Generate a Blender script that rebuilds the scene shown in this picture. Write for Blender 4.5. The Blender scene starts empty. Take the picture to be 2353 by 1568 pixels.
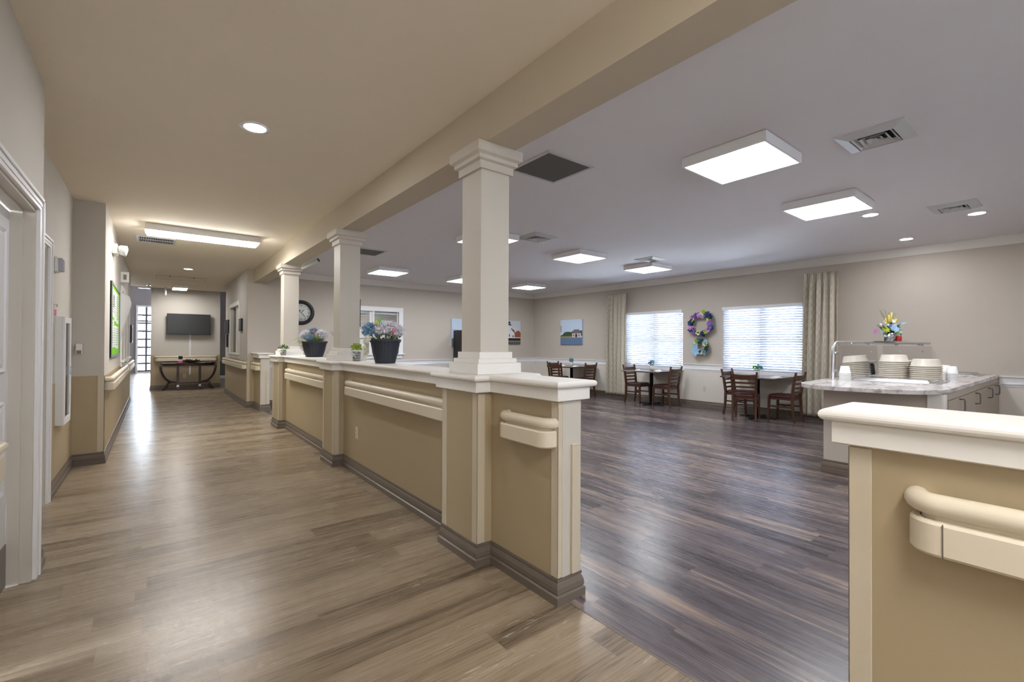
import bpy, math, random
from mathutils import Vector, Matrix
random.seed(7)
PI = math.pi
C = bpy.context.scene.collection
SC = bpy.context.scene

# ---------------------------------------------------------------- camera
YAW, PITCH, ROLL, FPX, CAMH = .6640, .0075, .0044, 1049.7, 1.28
_f = Vector((math.sin(YAW)*math.cos(PITCH), math.cos(YAW)*math.cos(PITCH), math.sin(PITCH)))
_r = Vector((math.cos(YAW), -math.sin(YAW), 0)); _u = _r.cross(_f)
_r2 = _r*math.cos(ROLL) + _u*math.sin(ROLL); _u2 = -_r*math.sin(ROLL) + _u*math.cos(ROLL)
cam = bpy.data.cameras.new('camera'); camo = bpy.data.objects.new('camera', cam); C.objects.link(camo)
camo.matrix_world = Matrix(((_r2.x, _u2.x, -_f.x, 0), (_r2.y, _u2.y, -_f.y, 0), (_r2.z, _u2.z, -_f.z, CAMH), (0, 0, 0, 1)))
cam.sensor_width = 36; cam.lens = FPX/2353*36; cam.clip_start = .05; cam.clip_end = 200
SC.camera = camo
# ---------------------------------------------------------------- view, world
SC.view_settings.view_transform = 'Standard'; SC.view_settings.look = 'None'
SC.view_settings.gamma = 1; SC.view_settings.use_curve_mapping = False
SC.view_settings.exposure = 0.28
W = bpy.data.worlds.new('daylight'); SC.world = W; W.use_nodes = True
_bg = W.node_tree.nodes['Background']; _bg.inputs[0].default_value = (.78, .88, 1.0, 1); _bg.inputs[1].default_value = 28.0
PANEL = 22.0      # emission of the square ceiling panels
PANEL_HALL = 40.0
SPOT = 185.0

# ---------------------------------------------------------------- geometry helper
class MB:
    def __init__(s): s.v = []; s.f = []; s.sm = []; s.mi = []; s.cur = 0
    def add(s, vs, fs, smooth=False, M=None):
        o = len(s.v)
        s.v += [tuple(M @ Vector(p)) if M is not None else tuple(p) for p in vs]
        for f in fs: s.f.append([i+o for i in f]); s.sm.append(smooth); s.mi.append(s.cur)
        return s
    def box(s, x0, x1, y0, y1, z0, z1, M=None):
        if x0 > x1: x0, x1 = x1, x0
        if y0 > y1: y0, y1 = y1, y0
        if z0 > z1: z0, z1 = z1, z0
        vs = [(x, y, z) for z in (z0, z1) for y in (y0, y1) for x in (x0, x1)]
        return s.add(vs, [(0,2,3,1),(4,5,7,6),(0,1,5,4),(2,6,7,3),(0,4,6,2),(1,3,7,5)], False, M)
    def rings(s, rings, closed=True, caps=True, smooth=False, M=None):
        n = len(rings[0]); vs = [p for r in rings for p in r]; fs = []
        for k in range(len(rings)-1):
            for i in range(n if closed else n-1):
                j = (i+1) % n; fs.append((k*n+i, k*n+j, (k+1)*n+j, (k+1)*n+i))
        s.add(vs, fs, smooth, M)
        if caps:
            o = len(s.v)-len(vs)
            s.f.append([o+i for i in reversed(range(n))]); s.sm.append(False); s.mi.append(s.cur)
            s.f.append([o+(len(rings)-1)*n+i for i in range(n)]); s.sm.append(False); s.mi.append(s.cur)
        return s
    def lathe(s, prof, n=24, c=(0,0,0), caps=True, smooth=True, M=None, flute=0, nf=0):
        rs = []
        for r, z in prof:
            rs.append([(c[0]+r*(1+flute*math.cos(nf*a))*math.cos(a), c[1]+r*(1+flute*math.cos(nf*a))*math.sin(a), c[2]+z)
                       for a in [2*PI*i/n for i in range(n)]])
        return s.rings(rs, True, caps, smooth, M)
    def tube(s, pts, r, n=10, caps=True, smooth=True, M=None):
        P = [Vector(p) for p in pts]; R = r if isinstance(r, (list, tuple)) else [r]*len(P)
        T = []
        for i in range(len(P)):
            a = P[max(i-1, 0)]; b = P[min(i+1, len(P)-1)]; T.append((b-a).normalized())
        up = Vector((0,0,1)) if abs(T[0].z) < .9 else Vector((1,0,0))
        N = (up - T[0]*up.dot(T[0])).normalized(); rs = []
        for i in range(len(P)):
            N = (N - T[i]*N.dot(T[i])).normalized(); B = T[i].cross(N)
            rs.append([tuple(P[i] + (N*math.cos(a) + B*math.sin(a))*R[i]) for a in [2*PI*k/n for k in range(n)]])
        return s.rings(rs, True, caps, smooth, M)
    def ell(s, c, r, n=12, m=8, M=None):
        prof = []
        rs = []
        for k in range(m+1):
            t = -PI/2 + PI*k/m; q = max(math.cos(t), .001)
            rs.append([(c[0]+r[0]*q*math.cos(a), c[1]+r[1]*q*math.sin(a), c[2]+r[2]*math.sin(t)) for a in [2*PI*i/n for i in range(n)]])
        return s.rings(rs, True, True, True, M)
    def sweep(s, path, prof, closed=False, caps=True, smooth=False, M=None):
        """profile (d,z) carried along a 2D path with mitred corners; d is to the right of travel"""
        P = [Vector((p[0], p[1])) for p in path]; n = len(P); rs = []
        for i in range(n):
            if closed: a, b = P[i]-P[i-1], P[(i+1) % n]-P[i]
            else:
                a = P[i]-P[i-1] if i else P[1]-P[0]; b = P[i+1]-P[i] if i < n-1 else P[i]-P[i-1]
            a.normalize(); b.normalize()
            na = Vector((a.y, -a.x)); nb = Vector((b.y, -b.x)); m = (na+nb); m = m/max(m.dot(na), .2)
            rs.append([(P[i].x+m.x*d, P[i].y+m.y*d, z) for d, z in prof])
        if closed: rs.append(rs[0])
        return s.rings(rs, True, caps and not closed, smooth, M)
    def quad(s, a, b, c, d, smooth=False, M=None): return s.add([a, b, c, d], [(0,1,2,3)], smooth, M)
    def build(s, name, mat, parent=None, loc=None, rz=0, bevel=0, seg=2, solid=0, sub=0):
        me = bpy.data.meshes.new(name); me.from_pydata(s.v, [], s.f); me.update()
        for m in (mat if isinstance(mat, (list, tuple)) else [mat]): me.materials.append(m)
        me.polygons.foreach_set('use_smooth', s.sm); me.polygons.foreach_set('material_index', s.mi)
        o = bpy.data.objects.new(name, me); C.objects.link(o)
        if parent is not None: o.parent = parent
        if loc is not None: o.location = loc
        if rz: o.rotation_euler = (0, 0, rz)
        if bevel:
            b = o.modifiers.new('bevel', 'BEVEL'); b.width = bevel; b.segments = seg; b.limit_method = 'ANGLE'; b.angle_limit = math.radians(40)
        if solid:
            b = o.modifiers.new('solid', 'SOLIDIFY'); b.thickness = solid; b.offset = 0
        if sub:
            b = o.modifiers.new('sub', 'SUBSURF'); b.levels = sub; b.render_levels = sub
        return o
def tag(o, label=None, cat=None, group=None, kind=None):
    if label: o['label'] = label
    if cat: o['category'] = cat
    if group: o['group'] = group
    if kind: o['kind'] = kind
    return o
def thing(name, label, cat, loc=(0,0,0), rz=0, group=None):
    o = bpy.data.objects.new(name, None); o.empty_display_size = .1; C.objects.link(o)
    o.location = loc; o.rotation_euler = (0, 0, rz)
    return tag(o, label, cat, group)
def struct(o): o['kind'] = 'structure'; return o
def dup(root, label, loc, rz=0, group=None):
    r = root.copy(); C.objects.link(r); r.location = loc; r.rotation_euler = (0, 0, rz); r['label'] = label
    if group: r['group'] = group
    for ch in list(root.children):
        c = ch.copy(); C.objects.link(c); c.parent = r
        for g in list(ch.children):
            d = g.copy(); C.objects.link(d); d.parent = c
    return r
def rotm(axis, a): return Matrix.Rotation(a, 4, axis)
def T(x, y, z): return Matrix.Translation((x, y, z))
def text_mesh(name, body, size, mat, parent=None, M=None, extrude=.0008, align='CENTER'):
    cu = bpy.data.curves.new(name, 'FONT'); cu.body = body; cu.size = size; cu.extrude = extrude
    cu.align_x = align; cu.align_y = 'CENTER'
    tmp = bpy.data.objects.new(name+'_tmp', cu); C.objects.link(tmp)
    dg = bpy.context.evaluated_depsgraph_get()
    me = bpy.data.meshes.new_from_object(tmp.evaluated_get(dg)); bpy.data.objects.remove(tmp)
    if M is not None: me.transform(M)
    me.materials.clear(); me.materials.append(mat)
    o = bpy.data.objects.new(name, me); C.objects.link(o)
    if parent: o.parent = parent
    return o

# ---------------------------------------------------------------- materials
def lin(c): return tuple(((x/255)/12.92 if x/255 <= .04045 else ((x/255+.055)/1.055)**2.4) for x in c) + (1,)
def mat(name, rgb, rough=.6, metal=0, var=.04, scale=6, bump=0, bscale=120, spec=.5, emit=None, estr=0, trans=0, coat=0):
    m = bpy.data.materials.new(name); m.use_nodes = True; nt = m.node_tree; N = nt.nodes; L = nt.links
    b = N['Principled BSDF']; col = lin(rgb) if max(rgb) > 1 else tuple(rgb)+(1,)
    b.inputs['Roughness'].default_value = rough; b.inputs['Metallic'].default_value = metal
    b.inputs['Specular IOR Level'].default_value = spec; b.inputs['Coat Weight'].default_value = coat
    b.inputs['Base Color'].default_value = col
    tc = N.new('ShaderNodeTexCoord')
    if var:
        no = N.new('ShaderNodeTexNoise'); no.inputs['Scale'].default_value = scale; no.inputs['Detail'].default_value = 4
        L.new(tc.outputs['Object'], no.inputs['Vector'])
        mx = N.new('ShaderNodeMix'); mx.data_type = 'RGBA'
        mx.inputs[6].default_value = tuple(c*(1-var) for c in col[:3])+(1,); mx.inputs[7].default_value = tuple(min(c*(1+var), 1) for c in col[:3])+(1,)
        L.new(no.outputs['Fac'], mx.inputs[0]); L.new(mx.outputs[2], b.inputs['Base Color'])
    if bump:
        n2 = N.new('ShaderNodeTexNoise'); n2.inputs['Scale'].default_value = bscale; n2.inputs['Detail'].default_value = 3
        L.new(tc.outputs['Object'], n2.inputs['Vector'])
        bp = N.new('ShaderNodeBump'); bp.inputs['Strength'].default_value = bump; bp.inputs['Distance'].default_value = .002
        L.new(n2.outputs['Fac'], bp.inputs['Height']); L.new(bp.outputs[0], b.inputs['Normal'])
    if emit:
        b.inputs['Emission Color'].default_value = tuple(emit)+(1,); b.inputs['Emission Strength'].default_value = estr
    if trans: b.inputs['Transmission Weight'].default_value = trans
    return m
def math_node(nt, op, a, b=None, c=None):
    n = nt.nodes.new('ShaderNodeMath'); n.operation = op
    for i, x in enumerate((a, b, c)):
        if x is None: continue
        if isinstance(x, (int, float)): n.inputs[i].default_value = x
        else: nt.links.new(x, n.inputs[i])
    return n.outputs[0]
def plank(name, along, width, length, stops, rough, streak=1.0, veins=None, bumpk=.12, scratch=0):
    """plank floor: rows of boards, each with its own tone and grain. along 'X' or 'Y'"""
    m = bpy.data.materials.new(name); m.use_nodes = True; nt = m.node_tree; N = nt.nodes; L = nt.links
    b = N['Principled BSDF']; ma = lambda *a: math_node(nt, *a)
    g = N.new('ShaderNodeNewGeometry'); sx = N.new('ShaderNodeSeparateXYZ'); L.new(g.outputs['Position'], sx.inputs[0])
    u, v = (sx.outputs[0], sx.outputs[1]) if along == 'X' else (sx.outputs[1], sx.outputs[0])
    vr = ma('DIVIDE', v, width); row = ma('FLOOR', vr); fv = ma('FRACT', vr)
    wn = N.new('ShaderNodeTexWhiteNoise'); wn.noise_dimensions = '1D'; L.new(row, wn.inputs['W'])
    ur = ma('ADD', ma('DIVIDE', u, length), ma('MULTIPLY', wn.outputs['Value'], 7.3)); colm = ma('FLOOR', ur); fu = ma('FRACT', ur)
    cid = N.new('ShaderNodeCombineXYZ'); L.new(row, cid.inputs[0]); L.new(colm, cid.inputs[1])
    w2 = N.new('ShaderNodeTexWhiteNoise'); w2.noise_dimensions = '2D'; L.new(cid.outputs[0], w2.inputs['Vector'])
    off = ma('MULTIPLY', w2.outputs['Value'], 57.0)
    def grain(su, sv, detail, dist, scale=1.0):
        cv = N.new('ShaderNodeCombineXYZ'); L.new(ma('MULTIPLY', u, su), cv.inputs[0]); L.new(ma('MULTIPLY', v, sv), cv.inputs[1]); L.new(off, cv.inputs[2])
        no = N.new('ShaderNodeTexNoise'); no.inputs['Scale'].default_value = scale; no.inputs['Detail'].default_value = detail
        no.inputs['Distortion'].default_value = dist; L.new(cv.outputs[0], no.inputs['Vector']); return no.outputs['Fac']
    g1 = grain(1.1, 22, 3, .6); g2 = grain(5, 130, 4, .3)
    f = ma('ADD', ma('MULTIPLY', g1, 1.15*streak), ma('MULTIPLY', ma('SUBTRACT', w2.outputs['Value'], .5), .34))
    f = ma('ADD', ma('SUBTRACT', f, .575*streak), .5); f = ma('ADD', f, ma('MULTIPLY', ma('SUBTRACT', g2, .5), .32))
    cr = N.new('ShaderNodeValToRGB'); L.new(f, cr.inputs[0]); el = cr.color_ramp.elements
    el[0].position = stops[0][0]; el[0].color = lin(stops[0][1]); el[1].position = stops[-1][0]; el[1].color = lin(stops[-1][1])
    for p, c in stops[1:-1]: e = el.new(p); e.color = lin(c)
    out = cr.outputs[0]
    if veins:
        cv = N.new('ShaderNodeCombineXYZ'); L.new(ma('MULTIPLY', u, 2.2), cv.inputs[0]); L.new(ma('MULTIPLY', v, 9.0), cv.inputs[1]); L.new(off, cv.inputs[2])
        no = N.new('ShaderNodeTexNoise'); no.inputs['Scale'].default_value = 1.0; no.inputs['Detail'].default_value = 2; no.inputs['Distortion'].default_value = .8
        L.new(cv.outputs[0], no.inputs['Vector'])
        rg = ma('ABSOLUTE', ma('SUBTRACT', ma('FRACT', ma('MULTIPLY', no.outputs['Fac'], 13.0)), .5))
        line = ma('MULTIPLY', ma('GREATER_THAN', rg, .44), ma('MULTIPLY', ma('GREATER_THAN', no.outputs['Fac'], .56), ma('GREATER_THAN', g2, .5)))
        mv = N.new('ShaderNodeMix'); mv.data_type = 'RGBA'; L.new(ma('MULTIPLY', line, .5), mv.inputs[0]); L.new(out, mv.inputs[6]); mv.inputs[7].default_value = lin(veins); out = mv.outputs[2]
    sw = .0016/width; sl = .0016/length
    seam = ma('MAXIMUM', ma('LESS_THAN', fv, sw), ma('LESS_THAN', fu, sl))
    ms = N.new('ShaderNodeMix'); ms.data_type = 'RGBA'; L.new(ma('MULTIPLY', seam, .6), ms.inputs[0]); L.new(out, ms.inputs[6]); ms.inputs[7].default_value = lin((60, 50, 42))
    L.new(ms.outputs[2], b.inputs['Base Color'])
    rr = ma('ADD', rough-.06, ma('MULTIPLY', g2, .12)); 
    h = ma('SUBTRACT', ma('MULTIPLY', g2, .5), seam)
    if scratch:
        no = N.new('ShaderNodeTexNoise'); no.inputs['Scale'].default_value = 95; no.inputs['Detail'].default_value = 5; no.inputs['Roughness'].default_value = .7
        L.new(g.outputs['Position'], no.inputs['Vector']); h = ma('ADD', h, ma('MULTIPLY', no.outputs['Fac'], scratch))
    L.new(rr, b.inputs['Roughness']); b.inputs['Specular IOR Level'].default_value = .5
    bp = N.new('ShaderNodeBump'); bp.inputs['Strength'].default_value = bumpk; bp.inputs['Distance'].default_value = .003
    L.new(h, bp.inputs['Height']); L.new(bp.outputs[0], b.inputs['Normal'])
    return m
def glass_mat(name, tint=(1,1,1), refl=.08):
    m = bpy.data.materials.new(name); m.use_nodes = True; nt = m.node_tree; N = nt.nodes; L = nt.links
    N.remove(N['Principled BSDF']); o = N['Material Output']
    t = N.new('ShaderNodeBsdfTransparent'); t.inputs[0].default_value = tuple(tint)+(1,)
    gl = N.new('ShaderNodeBsdfGlossy'); gl.inputs['Roughness'].default_value = .02
    fr = N.new('ShaderNodeFresnel'); fr.inputs[0].default_value = 1.45
    mx = N.new('ShaderNodeMixShader'); L.new(math_node(nt, 'ADD', fr.outputs[0], refl-.04), mx.inputs[0]); L.new(t.outputs[0], mx.inputs[1]); L.new(gl.outputs[0], mx.inputs[2])
    L.new(mx.outputs[0], o.inputs[0]); return m
def emit_mat(name, col, s):
    m = bpy.data.materials.new(name); m.use_nodes = True; nt = m.node_tree; N = nt.nodes; L = nt.links
    b = N['Principled BSDF']; b.inputs['Base Color'].default_value = (.9,.9,.9,1); b.inputs['Emission Color'].default_value = tuple(col)+(1,); b.inputs['Emission Strength'].default_value = s
    return m
def fabric_mat(name, rgb, rgb2):
    m = mat(name, rgb, .9, var=0); nt = m.node_tree; N = nt.nodes; L = nt.links; b = N['Principled BSDF']; ma = lambda *a: math_node(nt, *a)
    uv = N.new('ShaderNodeUVMap'); s = N.new('ShaderNodeSeparateXYZ'); L.new(uv.outputs[0], s.inputs[0])
    u, v = s.outputs[0], s.outputs[1]
    a = ma('SINE', ma('MULTIPLY', v, 2*PI*9)); 
    d1 = ma('ABSOLUTE', ma('SUBTRACT', ma('FRACT', ma('ADD', ma('MULTIPLY', u, 8.0), ma('MULTIPLY', a, .22))), .5))
    d2 = ma('ABSOLUTE', ma('SUBTRACT', ma('FRACT', ma('SUBTRACT', ma('MULTIPLY', u, 8.0), ma('MULTIPLY', a, .22))), .5))
    ln = ma('LESS_THAN', ma('MINIMUM', d1, d2), .055)
    mx = N.new('ShaderNodeMix'); mx.data_type = 'RGBA'; mx.inputs[6].default_value = lin(rgb); mx.inputs[7].default_value = lin(rgb2)
    L.new(ma('MULTIPLY', ln, .75), mx.inputs[0]); L.new(mx.outputs[2], b.inputs['Base Color'])
    o = N['Material Output']; tr = N.new('ShaderNodeBsdfTranslucent'); L.new(mx.outputs[2], tr.inputs[0])
    ms = N.new('ShaderNodeMixShader'); ms.inputs[0].default_value = .22; L.new(b.outputs[0], ms.inputs[1]); L.new(tr.outputs[0], ms.inputs[2]); L.new(ms.outputs[0], o.inputs[0])
    return m

M = dict(
 ceil_hall=mat('ceiling_warm_lit_paint', (240,229,212), .85, var=.015, bump=.05, bscale=60),  # tan tint puts the warm hallway light into the ceiling colour
 ceil_din=mat('ceiling_white_paint', (232,229,231), .85, var=.015, bump=.05, bscale=60),
 beam=mat('beam_paint', (198,186,166), .8, var=.015),
 wall=mat('wall_greige_paint', (194,185,174), .75, var=.015, bump=.05, bscale=80),
 wall_hall=mat('wall_beige_paint', (203,197,188), .75, var=.015, bump=.05, bscale=80),
 white_low=mat('light_cream_lower_wall_paint', (224,217,207), .7, var=.01),
 far=mat('far_room_grey_paint', (160,156,158), .8, var=.02),
 khaki=mat('khaki_wainscot_panel', (177,160,130), .5, var=.02, bump=.15, bscale=300),
 guard=mat('beige_vinyl_guard', (206,194,172), .42, var=.01, bump=.06, bscale=350),
 rail=mat('beige_vinyl_handrail', (222,211,190), .38, var=.01, bump=.04, bscale=350),
 cream=mat('cream_trim_paint', (238,235,230), .45, var=.01),
 column=mat('column_cream_paint', (204,197,186), .5, var=.01),
 white=mat('white_trim_paint', (238,238,240), .4, var=.01),
 door=mat('white_door_paint', (222,221,224), .4, var=.01),
 base=mat('taupe_vinyl_baseboard', (112,101,91), .4, var=.03),
 kick=mat('grey_kick_plate', (120,114,108), .35, .3, var=.03),
 black=mat('black_plastic', (22,23,26), .3, var=.02),
 screen=mat('tv_screen_dark', (38,38,39), .25, var=0),
 dkmetal=mat('black_iron', (30,32,36), .45, .3, var=.03),
 steel=mat('stainless_steel', (190,190,192), .25, 1, var=.02),
 chrome=mat('chrome_tube', (220,222,226), .3, 1, var=.01),
 vent=mat('vent_white_enamel', (205,205,205), .45, var=.01),
 ventdark=mat('vent_dark_inside', (26,26,28), .9, var=0),
 grille=mat('return_grille_dark_slats', (112,112,114), .6, var=.02),
 fix=mat('light_fixture_white_metal', (246,246,248), .5, var=0),
 plastic=mat('white_plastic', (228,228,226), .45, var=.01),
 ivory=mat('ivory_plastic', (214,206,184), .45, var=.01),
 wood=mat('dark_walnut_chair_wood', (76,43,28), .35, var=.25, scale=18, coat=.2),
 vinyl=mat('burgundy_seat_vinyl', (72,34,40), .38, var=.08, scale=30),
 tabletop=mat('dark_walnut_table_top', (78,62,56), .2, var=.25, scale=9, coat=.3),
 console=mat('espresso_console_wood', (46,26,24), .3, var=.2, scale=12, coat=.3),
 planter=mat('charcoal_speckled_planter', (44,50,60), .5, var=.75, scale=130, bump=.4, bscale=90),
 soil=mat('dark_moss', (60,62,44), .9, var=.4, scale=60),
 mumw=mat('white_silk_petal', (244,243,250), .8, var=.06, scale=40),
 mumb=mat('dusty_blue_silk_petal', (150,184,212), .8, var=.2, scale=40),
 orchid=mat('cream_orchid_petal', (232,232,214), .7, var=.05),
 leaf=mat('green_leaf', (84,120,54), .6, var=.35, scale=30),
 leafy=mat('yellow_green_leaf', (158,178,66), .6, var=.35, scale=40),
 leafd=mat('dark_green_leaf', (36,74,52), .6, var=.3, scale=30),
 stem=mat('brown_green_stem', (96,98,60), .7, var=.2),
 eggy=mat('yellow_egg', (226,206,40), .5), eggg=mat('green_egg', (112,206,72), .5), eggp=mat('pink_egg', (226,92,130), .5),
 navy=mat('navy_petal', (50,58,120), .7, var=.3, scale=60), purple=mat('purple_petal', (150,104,170), .7, var=.25, scale=60),
 pink=mat('pink_petal', (200,126,190), .7, var=.2, scale=60), lime=mat('lime_petal', (160,180,40), .7, var=.3, scale=60),
 paley=mat('pale_yellow_petal', (222,226,160), .7, var=.1), teal=mat('pale_teal_petal', (132,190,200), .7, var=.2, scale=50),
 ltblue=mat('light_blue_petal', (150,190,220), .7, var=.15, scale=50), white_p=mat('white_petal', (226,226,230), .7),
 slate=mat('slate_blue_petal', (92,112,156), .7, var=.25, scale=60),
 dome=mat('ivory_plate_cover', (212,204,190), .3, var=.01), red=mat('red_label', (186,34,36), .5), green_e=mat('green_emblem', (20,120,70), .5),
 foam=mat('white_foam_cup', (232,232,232), .6, var=.01),
 paper=mat('white_paper', (228,228,226), .8, var=.01), boardg=mat('lime_green_board_border', (130,206,40), .6, var=.15, scale=20),
 alu=mat('aluminium_frame', (128,130,134), .35, .8), ink=mat('dark_ink', (24,24,26), .6, var=0), yellow=mat('yellow_paper', (220,206,30), .7),
 brown=mat('dark_brown_frame', (46,30,22), .4, var=.1), cabinet=mat('cabinet_beige_laminate', (178,166,150), .5, var=.02),
 clockface=mat('clock_parchment_face', (214,216,210), .6, var=.05, scale=20), clockrim=mat('black_clock_rim', (24,25,30), .35),
 bowl=mat('bronze_bowl', (70,52,34), .35, .6, var=.3, scale=20), blk_glass=mat('cooler_black_glass', (16,20,34), .12, var=0, coat=.5),
 blue_l=mat('blue_label', (40,52,110), .5), silver=mat('brushed_silver_vase', (196,198,202), .2, .9),
 tape=mat('chevron_paper', (150,150,150), .7, var=0),
)
M['glass'] = glass_mat('window_glass', (.97,.99,1)); M['sglass'] = glass_mat('sneeze_guard_glass', (.93,.97,.98), .05)
M['panel'] = emit_mat('lit_panel_diffuser', (.93,.96,1), PANEL); M['panel_hall'] = emit_mat('lit_hall_diffuser', (1,.98,.95), PANEL_HALL)
M['spot'] = emit_mat('lit_recessed_lens', (.98,.98,1), SPOT)
M['officepanel'] = emit_mat('office_lamp_diffuser', (1,.96,.88), 26)
M['floorl'] = plank('light_oak_vinyl_plank', 'X', .152, 1.22, [(.15,(94,80,65)),(.42,(140,123,101)),(.6,(155,138,116)),(.85,(168,153,132))], .28, .86, veins=(206,196,178), bumpk=.10, scratch=.6)
M['floord'] = plank('dark_plum_vinyl_plank', 'Y', .178, 1.22, [(.10,(56,48,50)),(.40,(84,75,79)),(.58,(100,90,93)),(.72,(128,112,106)),(.90,(158,138,122))], .27, 1.35, bumpk=.08)
M['curtain'] = fabric_mat('grey_ogee_curtain', (232,224,208), (204,198,184))
# translucent slats
def slat_mat():
    m = mat('white_blind_slat', (226,229,238), .5, var=0); nt = m.node_tree; N = nt.nodes; L = nt.links
    tr = N.new('ShaderNodeBsdfTranslucent'); tr.inputs[0].default_value = (.85,.88,.95,1); ms = N.new('ShaderNodeMixShader'); ms.inputs[0].default_value = .05
    L.new(N['Principled BSDF'].outputs[0], ms.inputs[1]); L.new(tr.outputs[0], ms.inputs[2]); L.new(ms.outputs[0], N['Material Output'].inputs[0]); return m
M['slat'] = slat_mat()
def marble():
    m = mat('grey_marble_laminate', (205,200,198), .18, var=0); nt = m.node_tree; N = nt.nodes; L = nt.links
    g = N.new('ShaderNodeNewGeometry'); mp = N.new('ShaderNodeMapping'); mp.inputs['Scale'].default_value = (1.2, 5, 3); L.new(g.outputs['Position'], mp.inputs[0])
    no = N.new('ShaderNodeTexNoise'); no.inputs['Scale'].default_value = 2.2; no.inputs['Detail'].default_value = 8; no.inputs['Distortion'].default_value = 1.6; L.new(mp.outputs[0], no.inputs[0])
    cr = N.new('ShaderNodeValToRGB'); L.new(no.outputs[0], cr.inputs[0]); e = cr.color_ramp.elements
    e[0].position = .36; e[0].color = lin((166,156,154)); e[1].position = .56; e[1].color = lin((214,209,208)); x = e.new(.46); x.color = lin((200,193,192))
    L.new(cr.outputs[0], N['Principled BSDF'].inputs['Base Color']); return m
M['marble'] = marble()

# ================================================================ ROOM SHELL
CE = 2.765; RX = 8.95; BY = 10.37; NX = -.51; AX = -.67; LX = -.42; END = -3.2
BASEP = [(0,0),(.022,0),(.022,.040),(.013,.047),(.017,.056),(.016,.078),(.009,.098),(.004,.104),(.009,.110),(.008,.122),(0,.124)]
struct(MB().box(-6, 1.632, END, 26, -.1, 0).box(1.632, 9.2, 10.37, 26, -.1, 0).build('floor', M['floorl']))
struct(MB().box(1.632, 9.2, END, 10.37, -.1, 0).build('floor_dining', M['floord']))
struct(MB().box(1.628, 1.637, .46, 1.63, .0002, .0012).build('trim_1', M['base']))
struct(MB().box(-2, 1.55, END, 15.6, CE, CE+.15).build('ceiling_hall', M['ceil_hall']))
struct(MB().box(1.77, 9.2, END, 14, CE, CE+.15).build('ceiling', M['ceil_din']))
b = MB(); b.box(1.55, 1.77, END, BY+.2, 2.495, CE+.15); struct(b.build('ceiling_beam', M['beam']))
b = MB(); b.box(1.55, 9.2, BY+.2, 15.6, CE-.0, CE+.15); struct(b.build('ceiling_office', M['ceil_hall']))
def wall_x(mb, x0, x1, y0, y1, z0, z1, holes):
    """wall slab normal to X with rectangular holes (ya,yb,za,zb)"""
    ys = sorted(set([y0, y1]+[h[0] for h in holes]+[h[1] for h in holes]))
    for a, c in zip(ys, ys[1:]):
        hs = [h for h in holes if h[0] <= a+1e-6 and h[1] >= c-1e-6]
        if not hs: mb.box(x0, x1, a, c, z0, z1)
        else:
            h = hs[0]
            if h[2] > z0: mb.box(x0, x1, a, c, z0, h[2])
            if h[3] < z1: mb.box(x0, x1, a, c, h[3], z1)
    return mb
def wall_y(mb, y0, y1, x0, x1, z0, z1, holes):
    xs = sorted(set([x0, x1]+[h[0] for h in holes]+[h[1] for h in holes]))
    for a, c in zip(xs, xs[1:]):
        hs = [h for h in holes if h[0] <= a+1e-6 and h[1] >= c-1e-6]
        if not hs: mb.box(a, c, y0, y1, z0, z1)
        else:
            h = hs[0]
            if h[2] > z0: mb.box(a, c, y0, y1, z0, h[2])
            if h[3] < z1: mb.box(a, c, y0, y1, h[3], z1)
    return mb
WIN = [(3.16, 4.58, .76, 2.02), (5.48, 6.96, .76, 2.03)]
struct(wall_x(MB(), RX, RX+.2, END, BY+3.6, 0, CE+.15, WIN).build('wall_right', M['wall']))
struct(wall_y(MB(), BY, BY+.12, 1.45, RX, 0, CE+.1, [(3.36, 4.64, 1.05, 2.045)]).build('wall_back', M['wall']))
FILL_WIN = [(.3, .9, 1.0, 2.0), (3.4, 4.1, 1.0, 1.9)]  # unseen windows added behind the viewer to brighten the ceilings
struct(wall_y(MB(), END-.2, END, -2, 9.2, 0, CE+.15, FILL_WIN).build('wall_front', M['wall']))
for i, (x0, x1, z0, z1) in enumerate(FILL_WIN):
    w = bpy.data.objects.new('window_%d' % (8+i), None); C.objects.link(w); struct(w)
    MB().box(x0, x1, END-.1, END-.096, z0, z1).build('pane', M['glass'], w)
    m = MB(); xm = (x0+x1)/2; m.box(xm-.04, xm+.04, END-.12, END-.07, z0, z1); m.box(x0, x1, END-.12, END-.07, z0, z0+.05); m.box(x0, x1, END-.12, END-.07, z1-.05, z1); m.box(x0, x0+.05, END-.12, END-.07, z0, z1); m.box(x1-.05, x1, END-.12, END-.07, z0, z1)
    m.build('window_frame', M['white'], w)
# office block corridor wall, far walls
struct(wall_x(MB(), 1.45, 1.57, BY+.12, 13.9, 0, CE+.0, [(11.5, 12.9, 1.06, 2.12)]).build('wall_office', M['wall_hall']))
struct(MB().box(1.57, RX, 13.78, 13.9, 0, CE).build('wall_office_end', M['wall_hall']))
# left walls
struct(wall_x(MB(), NX-.25, NX, END, 3.73, 0, CE+.1, [(2.55, 3.53, 0, 2.0)]).build('wall_left', M['wall_hall']))
struct(MB().box(-1.2, NX-.25, END, 2.4, 0, CE).build('wall_left_back', M['wall_hall']))
struct(wall_x(MB(), AX-.2, AX, 3.73, 6.5, 0, CE+.1, [(4.2, 5.10, 0, 2.03)]).build('wall_alcove', M['wall_hall']))
struct(wall_x(MB(), LX-.25, LX, 6.5, 13.0, 0, CE+.1, [(9.45, 10.25, 1.0, 2.1), (11.3, 12.1, 1.0, 2.1)]).build('wall_hall_left', M['wall_hall']))
struct(MB().box(-.9, -.7, 9.3, 12.3, .9, 2.2).build('wall_window_back', M['wall_hall']))
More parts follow.
